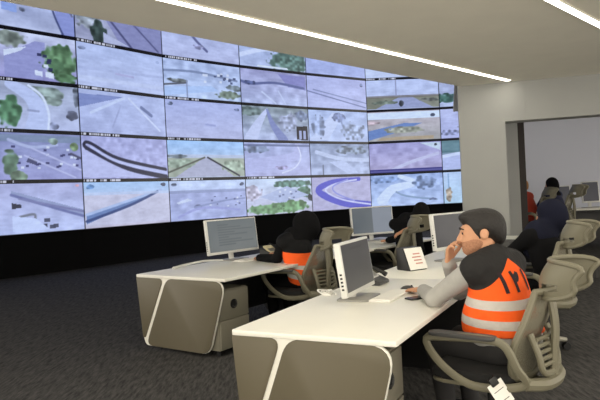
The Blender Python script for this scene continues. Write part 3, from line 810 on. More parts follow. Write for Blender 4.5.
# ------------------------------------------------------------------ monitors and desk objects
def monitor(loc, z, heading, w_, h_, label, ops, lift=0.10, tilt=6, group='desktop monitors'):
    t = empty('desktop_monitor', (loc[0], loc[1], z), heading)
    tag(t, label, 'monitor', group)
    R = Matrix.Translation((0, 0, lift)) @ Matrix.Rotation(math.radians(tilt), 4, 'X')
    b2 = nb(); box(b2, -w_ / 2, w_ / 2, -.045, 0, 0, h_, .008); bm = nb(); merge(bm, b2, R)
    ho = build('housing', bm, 'silver', t)
    img = draw(ops, 60, 40, 1.6, seed=int(w_ * 1000) + len(label))
    def to3(x, y):
        return tuple(R @ Vector((-x, 0.0015, y + .03)))
    picture_mesh('screen', w_ - .034, h_ - .047, img, 'pcscreen', t, to3)
    for k in range(5):
        b2 = nb(); box(b2, w_ / 2 - .001, w_ / 2 + .0015, -.03, -.014, .05 + .024 * k, .062 + .024 * k); bm = nb(); merge(bm, b2, R); build('port', bm, 'blackp', ho, False)
    bm = nb(); tube(bm, [(0, -.075, .008), (0, -.085, .10), (0, -.05, lift + h_ * .45)], .028, 8, flat=1.3, side=(1, 0, 0)); build('stand_neck', bm, 'silver', t)
    bm = nb(); prism(bm, round_poly([(-.15, -.14), (.15, -.14), (.15, .085), (-.15, .085)], .02), 0, .012, 'z', .003); build('stand_base', bm, 'greybase', t)
    return t

GREYPAGE = [('g', (128, 140, 146), (142, 150, 152)), ('n', 5, 4, 8)] + [('l', [(.2, .85 - .08 * k), (.4 + .13 * ((k * 37) % 5), .85 - .08 * k)], .006, (108, 118, 124)) for k in range(9)]
SPLIT = [('g', (112, 124, 134), (120, 130, 138)), ('p', [(.5, 0), (1, 0), (1, 1), (.5, 1)], (160, 172, 190)), ('n', 5, 4, 8)]
DARKPAGE = [('g', (92, 90, 88), (104, 102, 98)), ('n', 4, 4, 8), ('l', [(.3, .88), (.7, .88)], .01, (74, 72, 70))]
DARKBLUE = [('g', (70, 70, 76), (82, 80, 84)), ('n', 4, 4, 6)]
DT = .752
m1 = adv(N1, H1, 1.06, .28)
monitor((0.395, 4.09), DT, 114, .60, .355, 'dark-screened monitor with white edge, facing the bearded man', DARKPAGE, .05, 7)
monitor((1.50, 5.95), DT, 140, .56, .36, 'dark-screened monitor just past the bearded man\'s face', DARKBLUE, .12, 5)
monitor((-0.80, 7.14), DT, 131, .80, .41, 'grey-screened monitor on the desk with the silver cable', GREYPAGE, .085, 6)
monitor((1.07, 8.90), DT, 158, .70, .42, 'monitor with split light and grey screen, far behind the black card holder', SPLIT, .09, 5)

def keyboard(loc, heading, label, L=.40, D=.16):
    t = empty('keyboard', (loc[0], loc[1], DT), heading)
    tag(t, label, 'keyboard', 'keyboards')
    bm = nb(); box(bm, -L / 2, L / 2, -D / 2, D / 2, 0, .014, .004); build('keyboard_body', bm, 'paper', t)
    bm = nb()
    for r in range(5):
        for c_ in range(14):
            x = -L / 2 + .012 + c_ * (L - .024) / 14; y = -D / 2 + .012 + r * (D - .024) / 5
            box(bm, x, x + (L - .024) / 14 - .004, y, y + (D - .024) / 5 - .004, .013, .018)
    k = build('key_field', bm, 'paper', t, False); k['kind'] = 'stuff'
    return t
keyboard((0.585, 4.09), 118, 'white keyboard in front of the bearded man\'s monitor', .44, .15)
keyboard((-0.62, 7.00), 125, 'white keyboard in front of the grey-screened monitor', .40, .16)
keyboard((1.22, 8.55), 135, 'white keyboard in front of the split-screen monitor', .42, .15)

def desk_phone(loc, heading, label, screen_m='silver'):
    t = empty('desk_phone', (loc[0], loc[1], DT), heading)
    tag(t, label, 'phone', 'desk phones')
    bm = nb(); prism(bm, round_poly([(-.11, 0), (.11, 0), (.11, .025), (-.11, .11)], .008), -.10, .10, 'x', .004); build('phone_body', bm, 'greyp', t)
    R = Matrix.Translation((0, -.02, .085)) @ Matrix.Rotation(math.radians(-38), 4, 'X')
    b2 = nb(); box(b2, -.075, .085, -.06, .07, -.006, .012, .004); bm = nb(); merge(bm, b2, R); dp = build('tilted_panel', bm, screen_m, t)
    b2 = nb(); box(b2, -.055, .065, -.0, .055, .011, .014); bm = nb(); merge(bm, b2, R); build('phone_screen', bm, 'steel', dp)
    bm = nb(); tube(bm, catmull([(-.10, -.10, .13), (-.10, -.05, .125), (-.10, .04, .085), (-.10, .09, .06)], 4), [.02] * 3 + [.014] * 7 + [.02] * 3, 8); build('handset', bm, 'blackp', t)
    return t
desk_phone((0.53, 4.72), 118, 'dark desk phone between the bearded man\'s hand and monitor')
desk_phone((-0.38, 7.36), 123, 'dark desk phone touched by the black-hooded person', 'cream')

t = empty('mobile_phone', (0.74, 3.97, DT), 62); tag(t, 'black mobile phone lying by the man\'s forearm', 'phone')
bm = nb(); prism(bm, round_poly([(-.04, -.075), (.04, -.075), (.04, .075), (-.04, .075)], .012), 0, .010, 'z', .003); build('phone_case', bm, 'blackp', t)
bm = nb(); prism(bm, round_poly([(-.036, -.07), (.036, -.07), (.036, .07), (-.036, .07)], .01), .0095, .0108, 'z'); build('phone_glass', bm, 'eye', t)

t = empty('computer_mouse', (0.745, 4.33, DT), 100); tag(t, 'dark mouse under the bearded man\'s left hand', 'mouse')
bm = nb(); bmesh.ops.create_uvsphere(bm, u_segments=16, v_segments=10, radius=1)
for v in bm.verts:
    v.co = Vector((v.co.x * .032, v.co.y * .055, max(0, v.co.z) * .034))
build('mouse_shell', bm, 'greyp', t)
bm = nb(); cyl(bm, (-.004, .028, .028), (.004, .028, .028), .008, seg=10); build('scroll_wheel', bm, 'blackp', t)

t = empty('card_holder', (1.00, 5.42, DT), 150); tag(t, 'black holder with an upright white printed card on the desk', 'card holder')
bm = nb(); prism(bm, round_poly([(-.12, 0), (.06, 0), (-.03, .20), (-.12, .20)], .008), -.10, .10, 'x', .003); build('holder', bm, 'blackp', t)
R = Matrix.Translation((0, .073, .0)) @ Matrix.Rotation(math.radians(24), 4, 'X')
b2 = nb(); box(b2, -.10, .10, 0, .004, .01, .215); bm = nb(); merge(bm, b2, R); cd_ = build('card', bm, 'paper', t, False)
for k in range(4):
    b2 = nb(); box(b2, -.06, .02 + .01 * (k % 3), .0035, .0048, .06 + .03 * k, .072 + .03 * k); bm = nb(); merge(bm, b2, R); build('print_line', bm, 'redprint', cd_, False)

t = empty('desk_tray', (2.37, 7.25, DT), 40); tag(t, 'dark tray with a cream roll behind the man\'s head', 'tray')
bm = nb(); prism(bm, round_poly([(-.22, -.16), (.22, -.16), (.2, .16), (-.2, .16)], .03), 0, .06, 'z', .012); build('tray_body', bm, 'greyp', t)
bm = nb(); tube(bm, catmull([(-.10, -.06, .075), (-.04, -.07, .085), (.03, -.06, .075)], 4), .03, 10); build('cream_roll', bm, 'cream', t)

bm = nb()
pts = [(*adv(F1, G1, .42, .10), DT + .0135), (*adv(F1, G1, .62, .06), DT + .02), (*adv(F1, G1, .9, .08), DT + .03), (*adv(F1, G1, 1.15, .14), DT + .0135)]
tube(bm, catmull(pts, 6), .013, 8)
tag(build('cable_sleeve', bm, 'silver'), 'silver cable sleeve lying behind the grey-screened monitor', 'cable')
for k in range(3):
    bm = nb()
    o = .03 * k
    tube(bm, catmull([(0.22 - o, 4.27, DT + .006), (0.20, 4.42 + o, DT + .006), (0.10 + o, 4.48 - o * 2, DT + .01), (0.13, 4.30 + o, DT + .006), (0.18, 4.25, DT + .006)], 6), .006, 6)
    tag(build('monitor_cable', bm, 'paper'), 'thin white cable looped behind the bearded man\'s monitor', 'cable', 'white cables behind the monitor')
bm = nb()
box(bm, -.13, .13, -.02, .02, 0, .012, .003)
o = build('pencil_box', bm, 'blackp'); o.location = (0.78, 8.35, DT); o.rotation_euler = (0, 0, .4)
tag(o, 'small dark item on the desk under the split-screen monitor', 'box')

# ------------------------------------------------------------------ organic bodies by signed distance fields
class SDF:
    def __init__(s, lo, hi, h):
        s.lo = np.array(lo, float); s.h = h
        s.n = np.ceil((np.array(hi) - s.lo) / h).astype(int) + 1
        s.D = np.full(s.n, 1.0, np.float32)
        s.ax = [(s.lo[i] + h * np.arange(s.n[i])).astype(np.float32) for i in range(3)]
    def block(s, lo, hi):
        a = np.clip(np.floor((np.array(lo) - s.lo) / s.h).astype(int), 0, s.n)
        b = np.clip(np.ceil((np.array(hi) - s.lo) / s.h).astype(int) + 1, 0, s.n)
        sl = tuple(slice(a[i], b[i]) for i in range(3))
        X = s.ax[0][sl[0]][:, None, None]; Y = s.ax[1][sl[1]][None, :, None]; Z = s.ax[2][sl[2]][None, None, :]
        return sl, X, Y, Z
    def _mix(s, sl, d, k, op):
        A = s.D[sl]
        if A.size == 0:
            return
        if op == 'add':
            h = np.clip(0.5 + 0.5 * (d - A) / k, 0, 1)
            s.D[sl] = A * h + d * (1 - h) - k * h * (1 - h)
        else:
            h = np.clip(0.5 - 0.5 * (A + d) / k, 0, 1)
            s.D[sl] = A * (1 - h) - d * h + k * h * (1 - h)
    def cap(s, a, b, ra, rb=None, k=.03, op='add'):
        rb = ra if rb is None else rb
        a = np.array(a, float); b = np.array(b, float); m = max(ra, rb) + .07
        sl, X, Y, Z = s.block(np.minimum(a, b) - m, np.maximum(a, b) + m)
        ba = b - a; L = max(ba @ ba, 1e-9)
        t = np.clip(((X - a[0]) * ba[0] + (Y - a[1]) * ba[1] + (Z - a[2]) * ba[2]) / L, 0, 1)
        d = np.sqrt((X - a[0] - t * ba[0]) ** 2 + (Y - a[1] - t * ba[1]) ** 2 + (Z - a[2] - t * ba[2]) ** 2) - (ra + (rb - ra) * t)
        s._mix(sl, d, k, op)
    def ell(s, c, r, R=None, k=.03, op='add'):
        c = np.array(c, float); r = np.array(r, float); m = max(r) + .07
        sl, X, Y, Z = s.block(c - m, c + m)
        x, y, z = X - c[0], Y - c[1], Z - c[2]
        if R is not None:
            R = np.array(R)
            x, y, z = [x * R[0, i] + y * R[1, i] + z * R[2, i] for i in range(3)]
        k0 = np.sqrt((x / r[0]) ** 2 + (y / r[1]) ** 2 + (z / r[2]) ** 2)
        k1 = np.sqrt((x / r[0] ** 2) ** 2 + (y / r[1] ** 2) ** 2 + (z / r[2] ** 2) ** 2) + 1e-6
        s._mix(sl, k0 * (k0 - 1) / k1, k, op)
    def plane(s, p, n, k=.008):
        """cut away the side n points to"""
        n = np.array(n, float); n /= np.linalg.norm(n)
        d = (s.ax[0][:, None, None] - p[0]) * n[0] + (s.ax[1][None, :, None] - p[1]) * n[1] + (s.ax[2][None, None, :] - p[2]) * n[2]
        s.D = np.maximum(s.D, d.astype(np.float32))
    def mesh(s, name, m, parent):
        V = s.D
        V[0] = V[-1] = 1; V[:, 0] = V[:, -1] = 1; V[:, :, 0] = V[:, :, -1] = 1
        I = V < 0
        cnt = sum(I[a:I.shape[0] - 1 + a, b:I.shape[1] - 1 + b, c:I.shape[2] - 1 + c].astype(np.int8) for a in (0, 1) for b in (0, 1) for c in (0, 1))
        act = (cnt > 0) & (cnt < 8)
        cells = np.argwhere(act)
        idx = np.full(act.shape, -1, np.int64); idx[act] = np.arange(len(cells))
        acc = np.zeros((len(cells), 3)); num = np.zeros(len(cells))
        cs = [(a, b, c) for a in (0, 1) for b in (0, 1) for c in (0, 1)]
        for p in cs:
            for q in cs:
                if sum(abs(p[i] - q[i]) for i in range(3)) == 1 and p < q:
                    v1 = V[cells[:, 0] + p[0], cells[:, 1] + p[1], cells[:, 2] + p[2]]
                    v2 = V[cells[:, 0] + q[0], cells[:, 1] + q[1], cells[:, 2] + q[2]]
                    mk = (v1 < 0) != (v2 < 0)
                    t = np.where(mk, v1 / np.where(mk, v1 - v2, 1), 0)
                    pp = np.array(p)[None] + (np.array(q) - np.array(p))[None] * t[:, None]
                    acc += pp * mk[:, None]; num += mk
        verts = s.lo + s.h * (cells + acc / num[:, None])
        faces = []
        for ax in range(3):
            o = [(ax + 1) % 3, (ax + 2) % 3]
            sa = [slice(1, -1)] * 3; sb = [slice(1, -1)] * 3
            sa[ax] = slice(0, -1); sb[ax] = slice(1, None)
            A = I[tuple(sa)]; B = I[tuple(sb)]
            e = np.argwhere(A != B)
            ins = A[A != B]
            e = e + 1; e[:, ax] -= 1
            def ci(du, dv):
                q = e.copy(); q[:, o[0]] += du; q[:, o[1]] += dv
                return idx[q[:, 0], q[:, 1], q[:, 2]]
            f = np.stack([ci(-1, -1), ci(0, -1), ci(0, 0), ci(-1, 0)], 1)
            f[~ins] = f[~ins][:, ::-1]
            faces.append(f)
        faces = np.concatenate(faces)
        me = bpy.data.meshes.new(name)
        me.from_pydata(verts.tolist(), [], faces.tolist())
        me.materials.append(MT[m] if isinstance(m, str) else m)
        me.polygons.foreach_set('use_smooth', np.ones(len(me.polygons), bool))
        me.validate()
        return link(bpy.data.objects.new(name, me), parent)

def rotm(yaw, pitch=0.0, roll=0.0):
    """local frame of a head: yaw degrees clockwise from +Y, pitch nose up"""
    return np.array(Matrix.Rotation(-math.radians(yaw), 3, 'Z') @ Matrix.Rotation(math.radians(pitch), 3, 'X') @ Matrix.Rotation(math.radians(roll), 3, 'Y'))

V3 = lambda *a: np.array(a, float)

def hand(s, wr, d, n, side, curl=25, spread=.018, sc=1.0, inf=0.0):
    """palm from wrist along d, palm facing n, thumb towards side"""
    d = d / np.linalg.norm(d); n = n - d * (n @ d); n /= np.linalg.norm(n); sd = np.cross(d, n) * 1.0
    if sd @ side < 0:
        sd = -sd
    for q in (-.026, -.009, .009, .026):
        s.cap(wr + sd * q * .6 * sc, wr + (d * .085 + sd * q) * sc, .014 * sc + inf, .011 * sc + inf, .012)
    for j, (q, L) in enumerate(((.028, .072), (.0095, .082), (-.0095, .076), (-.028, .058))):
        p = wr + (d * .085 + sd * q) * sc
        ang = 0
        for seg in range(3):
            ang += curl * (0.7 + .5 * seg)
            dd = d * math.cos(math.radians(ang)) + n * math.sin(math.radians(ang)) + sd * (q * 3)
            p2 = p + dd * L * sc * (.46, .32, .24)[seg]
            s.cap(p, p2, (.0095 - .001 * seg) * sc + inf, (.0088 - .001 * seg) * sc + inf, .004)
            p = p2
    p = wr + (d * .025 + sd * .028) * sc
    p2 = p + (d * .045 + sd * .030 + n * .02) * sc; p3 = p2 + (d * .032 + sd * .002 + n * .016) * sc
    s.cap(p, p2, .013 * sc, .0105 * sc, .008); s.cap(p2, p3, .0105 * sc, .008 * sc, .004)

def torso(s, J, inf, g=1.0):
    hp, ck, nk = J['hip'], J['chest'], J['neck']
    tz = (nk - hp); pit = math.degrees(math.atan2(tz[1], tz[2]))
    R = rotm(0, -pit)
    s.ell(hp + V3(0, -.01, .04), V3(.19, .145, .15) * g + inf, k=.06)
    s.ell((hp + ck) / 2, V3(.18, .130, .19) * g + inf, R, k=.06)
    s.ell(ck, V3(.185, .125, .20) * g + inf, R, k=.06)
    s.cap(J['lsh'] + V3(.03, 0, 0), J['rsh'] - V3(.03, 0, 0), .068 * g + inf, .068 * g + inf, .06)
    if J.get('bulk'):
        s.ell((hp + ck) / 2 + V3(-.02, .05, -.03), V3(.19, .165, .20) + inf, k=.06)
    for q in ('lsh', 'rsh'):
        s.cap(J[q], nk + V3(0, -.01, .0), .05 + inf, .055 + inf, .04)

def arms(s, J, inf, end=1.0, lend=None):
    for a in 'lr':
        end = lend if (a == 'l' and lend) else max(end, .97)
        sh, el, wr = J[a + 'sh'], J[a + 'el'], J[a + 'wr']
        s.cap(sh, el, .060 + inf, .046 + inf, .03)
        s.cap(el, el + (wr - el) * end, .046 + inf, .031 + inf + (.006 if inf else 0), .02)

def legs(s, J, inf):
    for a, sx in (('l', -1), ('r', 1)):
        h = J['hip'] + V3(sx * .095, .02, -.015)
        kn = J[a + 'kn']; an = J[a + 'an']
        s.cap(h, kn, .088 + inf, .062 + inf, .04)
        s.cap(kn, an, .060 + inf, .042 + inf, .03)

def person(root, heading, J, style, label, h=.008, cat='person', group=None, z0=0.0):
    t = empty('person', (root[0], root[1], z0), heading)
    tag(t, label, cat, group)
    a = math.radians(heading)
    F = V3(math.sin(a), math.cos(a), 0); Rr = V3(math.cos(a), -math.sin(a), 0)
    def L(p):      # world -> local of this person
        q = V3(*p) - V3(root[0], root[1], 0)
        return V3(q @ Rr, q @ F, q[2])
    def Ld(p):
        p = V3(*p); return V3(p @ Rr, p @ F, p[2])
    J = dict(J)
    for k in list(J):
        if k.startswith('w_'):
            J[k[2:]] = L(J.pop(k))
        elif k.startswith('d_'):
            J[k[2:]] = Ld(J.pop(k))
    pts = np.array([J[k] for k in ('hip', 'chest', 'neck', 'head', 'lsh', 'rsh', 'lel', 'rel', 'lwr', 'rwr', 'lkn', 'rkn', 'lan', 'ran')])
    lo, hi = pts.min(0) - .28, pts.max(0) + .28
    lo[2] = -.01
    HR = rotm(*J['headrot']); hc = J['head']; HS = J.get('hs', V3(1, 1, 1))
    hp = lambda x, y, z: hc + HR @ (V3(x, y, z) * HS)
    s = SDF(lo, hi, h)
    torso(s, J, -.012); arms(s, J, -.006); legs(s, J, -.006)
    for q, sx in (('lan', -1), ('ran', 1)):
        s.cap(J[q] + V3(0, -.03, -.03), J[q] + V3(0, .15, -.04), .035, .03, .02)
    s.cap(J['neck'] + V3(0, 0, -.03), hp(0, -.02, -.06), .056, .052, .03)
    # head: cranium, face, jaw, nose, brow, lips, ears
    s.ell(hp(0, -.015, .03), V3(.075, .095, .088) * HS, HR, k=.02)
    s.ell(hp(0, .022, -.025), V3(.062, .070, .088) * HS, HR, k=.03)
    s.ell(hp(0, .050, -.085), V3(.036, .036, .028) * HS, HR, k=.03)
    s.cap(hp(0, .086, .018), hp(0, .106, -.020), .010, .014, .012)
    s.cap(hp(-.014, .092, -.024), hp(.014, .092, -.024), .009, .009, .01)
    s.cap(hp(-.04, .078, .034), hp(.04, .078, .034), .012, .012, .02)
    s.cap(hp(-.02, .084, -.052), hp(.02, .084, -.052), .010, .010, .012)
    for e in (-1, 1):
        s.ell(hp(e * .033, .097, .012), V3(.020, .014, .011), HR, k=.012, op='sub')
        s.ell(hp(e * .033, .076, .012), V3(.014, .013, .012), HR, k=.004)
        s.ell(hp(e * .074, -.012, -.002), V3(.012, .022, .033) * HS, HR, k=.008)
        s.ell(hp(e * .086, -.008, .0), V3(.006, .011, .018), HR, k=.006, op='sub')
    hand(s, J['lwr'], J['lhd'], J['lpn'], J['lts'], J.get('lcurl', 22), sc=J.get('hsc', 1.0))
    hand(s, J['rwr'], J['rhd'], J['rpn'], J['rts'], J.get('rcurl', 30), sc=J.get('hsc', 1.0))
    body = s.mesh('body', 'skin', t)
    # eyes and brows
    for e in (-1, 1):
        bm = nb(); bmesh.ops.create_uvsphere(bm, u_segments=10, v_segments=8, radius=.0075)
        bmesh.ops.translate(bm, verts=bm.verts, vec=Vector(hp(e * .033, .0845, .012))); build('eye', bm, 'eye', t)
        if style['hair'] == 'short':
            bm = nb(); tube(bm, [hp(e * .014, .092, .034), hp(e * .034, .091, .040), hp(e * .052, .078, .034)], [.004, .005, .003], 6); build('eyebrow', bm, 'hair', t)
    # garments
    s = SDF(lo, hi, h)
    torso(s, J, .004); arms(s, J, .008, .97, style.get('sleeve'))
    s.plane(J['hip'] + V3(0, 0, -.06), (0, 0, -1))
    s.cap(J['neck'] + V3(0, .01, .035), hp(0, -.02, -.03), .058, .058, .01, 'sub')
    for a_ in 'lr':
        pass
    s.mesh(style.get('topname', 'shirt'), style['top'], t)
    s = SDF(lo, V3(hi[0], hi[1], .75), h * 1.3)
    legs(s, J, .012); s.ell(J['hip'] + V3(0, -.01, .0), V3(.195, .145, .12), k=.05)
    s.mesh('trousers', style['legs'], t)
    bm = nb()
    for q in ('lan', 'ran'):
        s = SDF(J[q] + V3(-.09, -.14, -.09), J[q] + V3(.09, .26, .10), .008)
        s.cap(J[q] + V3(0, -.04, -.035), J[q] + V3(0, .16, -.045), .045, .038, .02); s.plane(J[q] + V3(0, 0, -.08), (0, 0, -1))
        s.mesh('shoe', 'blackp', t)
    bm.free()
    vest = None
    if style.get('vest'):
        s = SDF(lo, hi, h)
        torso(s, J, .020)
        s.plane(J['hip'] + V3(0, 0, style.get('vestlow', .06)), (0, 0, -1))
        s.cap(J['neck'] + V3(0, .03, .045), hp(0, 0, -.02), .062, .07, .01, 'sub')
        vest = s.mesh('vest', style['vest'], t)
    if style['hair'] == 'short':
        s = SDF(hc - .24, hc + .24, .006)
        s.ell(hp(0, -.020, .042), V3(.088, .108, .094) * HS, HR, k=.01)
        s.ell(hp(0, .035, .098), V3(.062, .058, .034) * HS, HR, k=.02)
        s.ell(hp(0, -.085, -.01), V3(.062, .040, .07) * HS, HR, k=.03)
        for e in (-1, 1):
            s.cap(hp(e * .075, .012, .03), hp(e * .074, .010, -.022), .010, .006, .015)
            s.ell(hp(e * .09, -.014, -.008), V3(.03, .026, .036) * HS, HR, k=.006, op='sub')
            s.ell(hp(e * .05, .085, -.03), V3(.06, .060, .10) * HS, HR, k=.01, op='sub')
        s.ell(hp(0, .11, .01), V3(.07, .046, .068) * HS, HR, k=.012, op='sub')
        s.ell(hp(0, .03, -.10), V3(.10, .10, .085) * HS, HR, k=.012, op='sub')
        s.mesh('hair', style.get('hairmat', 'hair'), t)
        s = SDF(hc - .2, hc + .2, .006)
        if style.get('beard'):
            s.ell(hp(0, .026, -.040), V3(.0655, .0735, .082) * HS, HR, k=.01)
            s.ell(hp(0, .052, -.088), V3(.039, .040, .031) * HS, HR, k=.03)
            s.plane(hp(0, .06, -.028), HR @ V3(0, .25, 1)); 
            s.ell(hp(0, .10, -.050), V3(.026, .03, .015), HR, k=.005, op='sub')
            s.plane(hp(0, .0, -.02), HR @ V3(0, -1, .3))
            s.mesh('beard', style['beard'], t)
    else:
        s = SDF(lo, hi + V3(0, 0, .05), h)
        s.ell(hp(0, -.022, .028), V3(.098, .118, .118) * HS, HR, k=.02)
        s.ell(hp(0, -.045, -.05), V3(.085, .095, .10) * HS, HR, k=.05)
        s.cap(hp(0, .0, -.09), J['neck'] + V3(0, -.0, -.02), .085, .12, .05)
        s.ell((J['lsh'] + J['rsh']) / 2 + V3(0, .0, .0), V3(.20, .125, .085), k=.06)
        s.ell((J['lsh'] + J['rsh']) / 2 + V3(0, .06, -.09), V3(.13, .10, .13), k=.06)
        s.ell(hp(0, .115, -.005), V3(.056, .062, .075), HR, k=.015, op='sub')
        s.mesh('headscarf', style['scarf'], t)
    return t, vest, L, J

def seated(lean=.13, z=0.0, wsh=.185):
    return dict(hip=V3(0, -.02, .56 + z), chest=V3(0, lean * .55, .86 + z), neck=V3(0, lean, 1.055 + z),
                lsh=V3(-wsh, lean * .92, 1.0 + z), rsh=V3(wsh, lean * .92, 1.0 + z),
                lkn=V3(-.13, .42, .50 + z), rkn=V3(.13, .44, .50 + z), lan=V3(-.13, .36, .085), ran=V3(.14, .40, .085))

# the man in the orange vest, chin on his right hand, left hand by the keyboard
VESTMAN = ramp_z_mat('orange_safety_vest', [(0, (250, 98, 34)), (.680, (196, 190, 184)), (.728, (250, 98, 34)), (.785, (196, 190, 184)), (.834, (250, 98, 34))], tilt=-.06, yoke=(1.055, .8, (40, 39, 39)))
J = seated(.085)
J['bulk'] = 1
J['hsc'] = 1.15
J.update(w_head=(1.066, 3.590, 1.195), headrot=(-44, -6, 0), hs=V3(1.08, 1.20, 1.08),
         w_lel=(.795, 3.68, .800), w_lwr=(.805, 4.06, .788), d_lhd=(-.42, .9, -.02), d_lpn=(0, 0, -1), d_lts=(.9, .4, 0), lcurl=14,
         w_rel=(1.00, 3.90, .800), w_rwr=(.905, 3.735, 1.005), d_rhd=(.06, -.30, .95), d_rpn=(.72, -.68, .1), d_rts=(.7, .5, .3), rcurl=34)
man, vest, L, J = person((1.16, 3.455), -36, J, dict(hair='short', beard='beard', top='shirt', legs='trousers', vest=VESTMAN, vestlow=.075),
    'bearded man in an orange safety vest marked with black numerals, chin on hand', .007)

# numerals printed on the back of the vest
dep = None
vb = BVHTree.FromPolygons([v.co for v in vest.data.vertices], [p.vertices for p in vest.data.polygons])
def printed(strokes, x0, z0, sc, name):
    bm = nb()
    for st in strokes:
        P = catmull([(p[0], p[1]) for p in st], 5) if len(st) > 2 else [np.array(st[0]) + (np.array(st[1]) - np.array(st[0])) * k / 6 for k in range(7)]
        W_ = [.13 + .0 * k for k in range(len(P))]
        rows = []
        for i, p in enumerate(P):
            t_ = np.array(P[min(i + 1, len(P) - 1)]) - np.array(P[max(i - 1, 0)]); t_ = t_ / np.linalg.norm(t_)
            nn = np.array([-t_[1], t_[0]])
            row = []
            for q in (-1, -.33, .33, 1):
                c_ = np.array(p) + nn * q * .095
                x, z = x0 + c_[0] * sc, z0 + c_[1] * sc
                hit = vb.ray_cast(Vector((x, -1.2, z)), Vector((0, 1, 0)))
                if hit[0] is None:
                    hit = (Vector((x, -.1, z)), Vector((0, -1, 0)))
                row.append(bm.verts.new(hit[0] + hit[1] * .004))
            rows.append(row)
        for A, B in zip(rows, rows[1:]):
            for q in range(3):
                bm.faces.new((A[q], A[q + 1], B[q + 1], B[q]))
    return build(name, bm, 'ink', vest)
ONE = [[(0.0, 1.0), (.08, .6), (.12, 0.0)]]
FOUR = [[(0.0, 1.0), (.10, .6), (.14, 0.0)], [(.06, .66), (.22, .56), (.36, .66), (.42, .92)], [(.10, .72), (.3, .80), (.42, .92)]]
for st, x in ((ONE, -.115), (FOUR, -.045), (ONE, .062)):
    printed(st, x, .870, .115, 'printed_numeral')

# the hooded person at the front desk, orange vest, arm stretched to the phone
VESTW = ramp_z_mat('orange_vest_grey_bands', [(0, (250, 100, 40)), (.60, (200, 196, 190)), (.65, (250, 100, 40)), (.70, (200, 196, 190)), (.74, (250, 100, 40)), (.86, (17, 17, 19))], tilt=-.15)
J = seated(.14, -.02, .175)
J.update(w_head=(.03, 6.70, 1.140), headrot=(-24, -16, 0), hs=V3(1.2, 1.25, 1.08),
         w_lel=(-.28, 6.55, .80), w_lwr=(-.50, 6.86, .785), d_lhd=(-.3, .9, -.05), d_lpn=(0, 0, -1), d_lts=(.9, .3, 0),
         w_rel=(.02, 7.0, .80), w_rwr=(-.30, 7.12, .80), d_rhd=(-.9, .3, 0), d_rpn=(0, 0, -1), d_rts=(-.3, -.9, 0))
person((.01, 6.52), -46, J, dict(hair='scarf', scarf='blackcloth', top='blackcloth', topname='coat', legs='blackcloth', vest=VESTW, vestlow=-.02),
       'person in black headscarf and orange vest, arm stretched to the desk phone', .010)

# the person at the split-screen monitor, seen past the chair back
J = seated(.20, .02, .175)
J.update(w_head=(1.64, 8.20, 1.150), headrot=(-8, -8, 0), hs=V3(1.1, 1.1, 1.05),
         w_lel=(1.55, 7.98, 1.0), w_lwr=(1.36, 8.00, .93), d_lhd=(-.9, .1, -.35), d_lpn=(.1, .3, -.9), d_lts=(.2, .9, .2),
         w_rel=(1.36, 8.16, .84), w_rwr=(1.20, 8.36, .79), d_rhd=(-.5, .8, 0), d_rpn=(0, 0, -1), d_rts=(-.8, -.4, 0))
person((1.44, 8.00), 0, J, dict(sleeve=.25, hair='scarf', scarf='blackcloth', top='blackcloth', topname='coat', legs='blackcloth'),
       'person in black with raised hand at the split-screen monitor', .011)

# the person in the navy headscarf, next along the man's row
J = seated(.16, -.01, .18)
J.update(w_head=(2.305, 5.56, 1.175), headrot=(-10, -6, 0), hs=V3(1.15, 1.15, 1.05),
         w_lel=(1.92, 5.62, .82), w_lwr=(1.80, 5.88, .80), d_lhd=(-.5, .8, 0), d_lpn=(0, 0, -1), d_lts=(.8, .5, 0),
         w_rel=(2.30, 5.95, .82), w_rwr=(2.05, 6.1, .80), d_rhd=(-.6, .7, 0), d_rpn=(0, 0, -1), d_rts=(-.7, -.6, 0))
person((2.26, 5.37), -35, J, dict(hair='scarf', scarf='navycloth', top='blackcloth', topname='coat', legs='blackcloth'),
       'person in navy headscarf and black coat, seen from behind', .010)

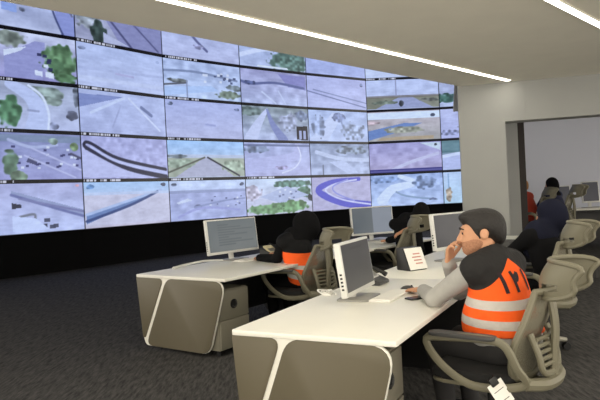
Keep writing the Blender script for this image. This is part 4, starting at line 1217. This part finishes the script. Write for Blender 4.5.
# two people in the room behind the opening
J = seated(.16, .04)
J.update(head=V3(0.02, .18, 1.24), headrot=(-20, -6, 0), lel=V3(-.24, .30, .80), lwr=V3(-.10, .52, .80), lhd=V3(.3, .9, 0), lpn=V3(0, 0, -1), lts=V3(.9, -.3, 0),
         rel=V3(.24, .30, .80), rwr=V3(.10, .52, .80), rhd=V3(-.3, .9, 0), rpn=V3(0, 0, -1), rts=V3(-.9, -.3, 0))
MT['tanhair'] = mat('tan_hair', (150, 104, 52), 0.7)
person((4.24, 11.10), -30, J, dict(hair='short', hairmat='tanhair', top='pinkcloth', legs='trousers', vest='redcloth', vestlow=0.0),
       'person with tan hair and reddish vest, just inside the opening', .014, z0=.2)
person((4.90, 11.35), -30, J, dict(hair='scarf', scarf='blackcloth', top='bluecloth', topname='coat', legs='blackcloth'),
       'person in small black headscarf seated behind the opening', .014, z0=.2)

# ------------------------------------------------------------------ furniture of the room behind
D5 = (2.9, 11.5)
d5 = desk((4.1, 12.6), 104, .8, 3.0, 'white desk in the room behind the opening'); d5.location.z = .2
monitor((5.25, 11.95), DT + .2, 178, .30, .36, 'white-framed monitor seen from behind, beside the small black headscarf', DARKBLUE, .10, 5)
monitor((5.75, 11.85), DT + .2, 180, .34, .42, 'white-framed monitor on the raised desk against the pale back wall', DARKBLUE, .10, 5)

# ------------------------------------------------------------------ paper tag and sticker on the chair
t = empty('paper_tag', (.955, 3.10, .455), -14); tag(t, 'white paper tag in a black clip hanging from the man\'s chair', 'tag')
R = Matrix.Rotation(math.radians(-28), 4, 'Y') @ Matrix.Rotation(math.radians(-12), 4, 'X')
b2 = nb(); box(b2, -.045, .045, -.001, .001, -.13, 0); bm = nb(); merge(bm, b2, R); build('tag_sheet', bm, 'paper', t, False)
b2 = nb(); box(b2, -.022, .022, -.010, .010, -.018, .028, .004); bm = nb(); merge(bm, b2, R); build('binder_clip', bm, 'blackp', t)
for z in (-.045, -.10):
    b2 = nb(); box(b2, -.03, .03, -.0022, -.0012, z - .003, z); bm = nb(); merge(bm, b2, R); build('printed_line', bm, 'greyp', t, False)
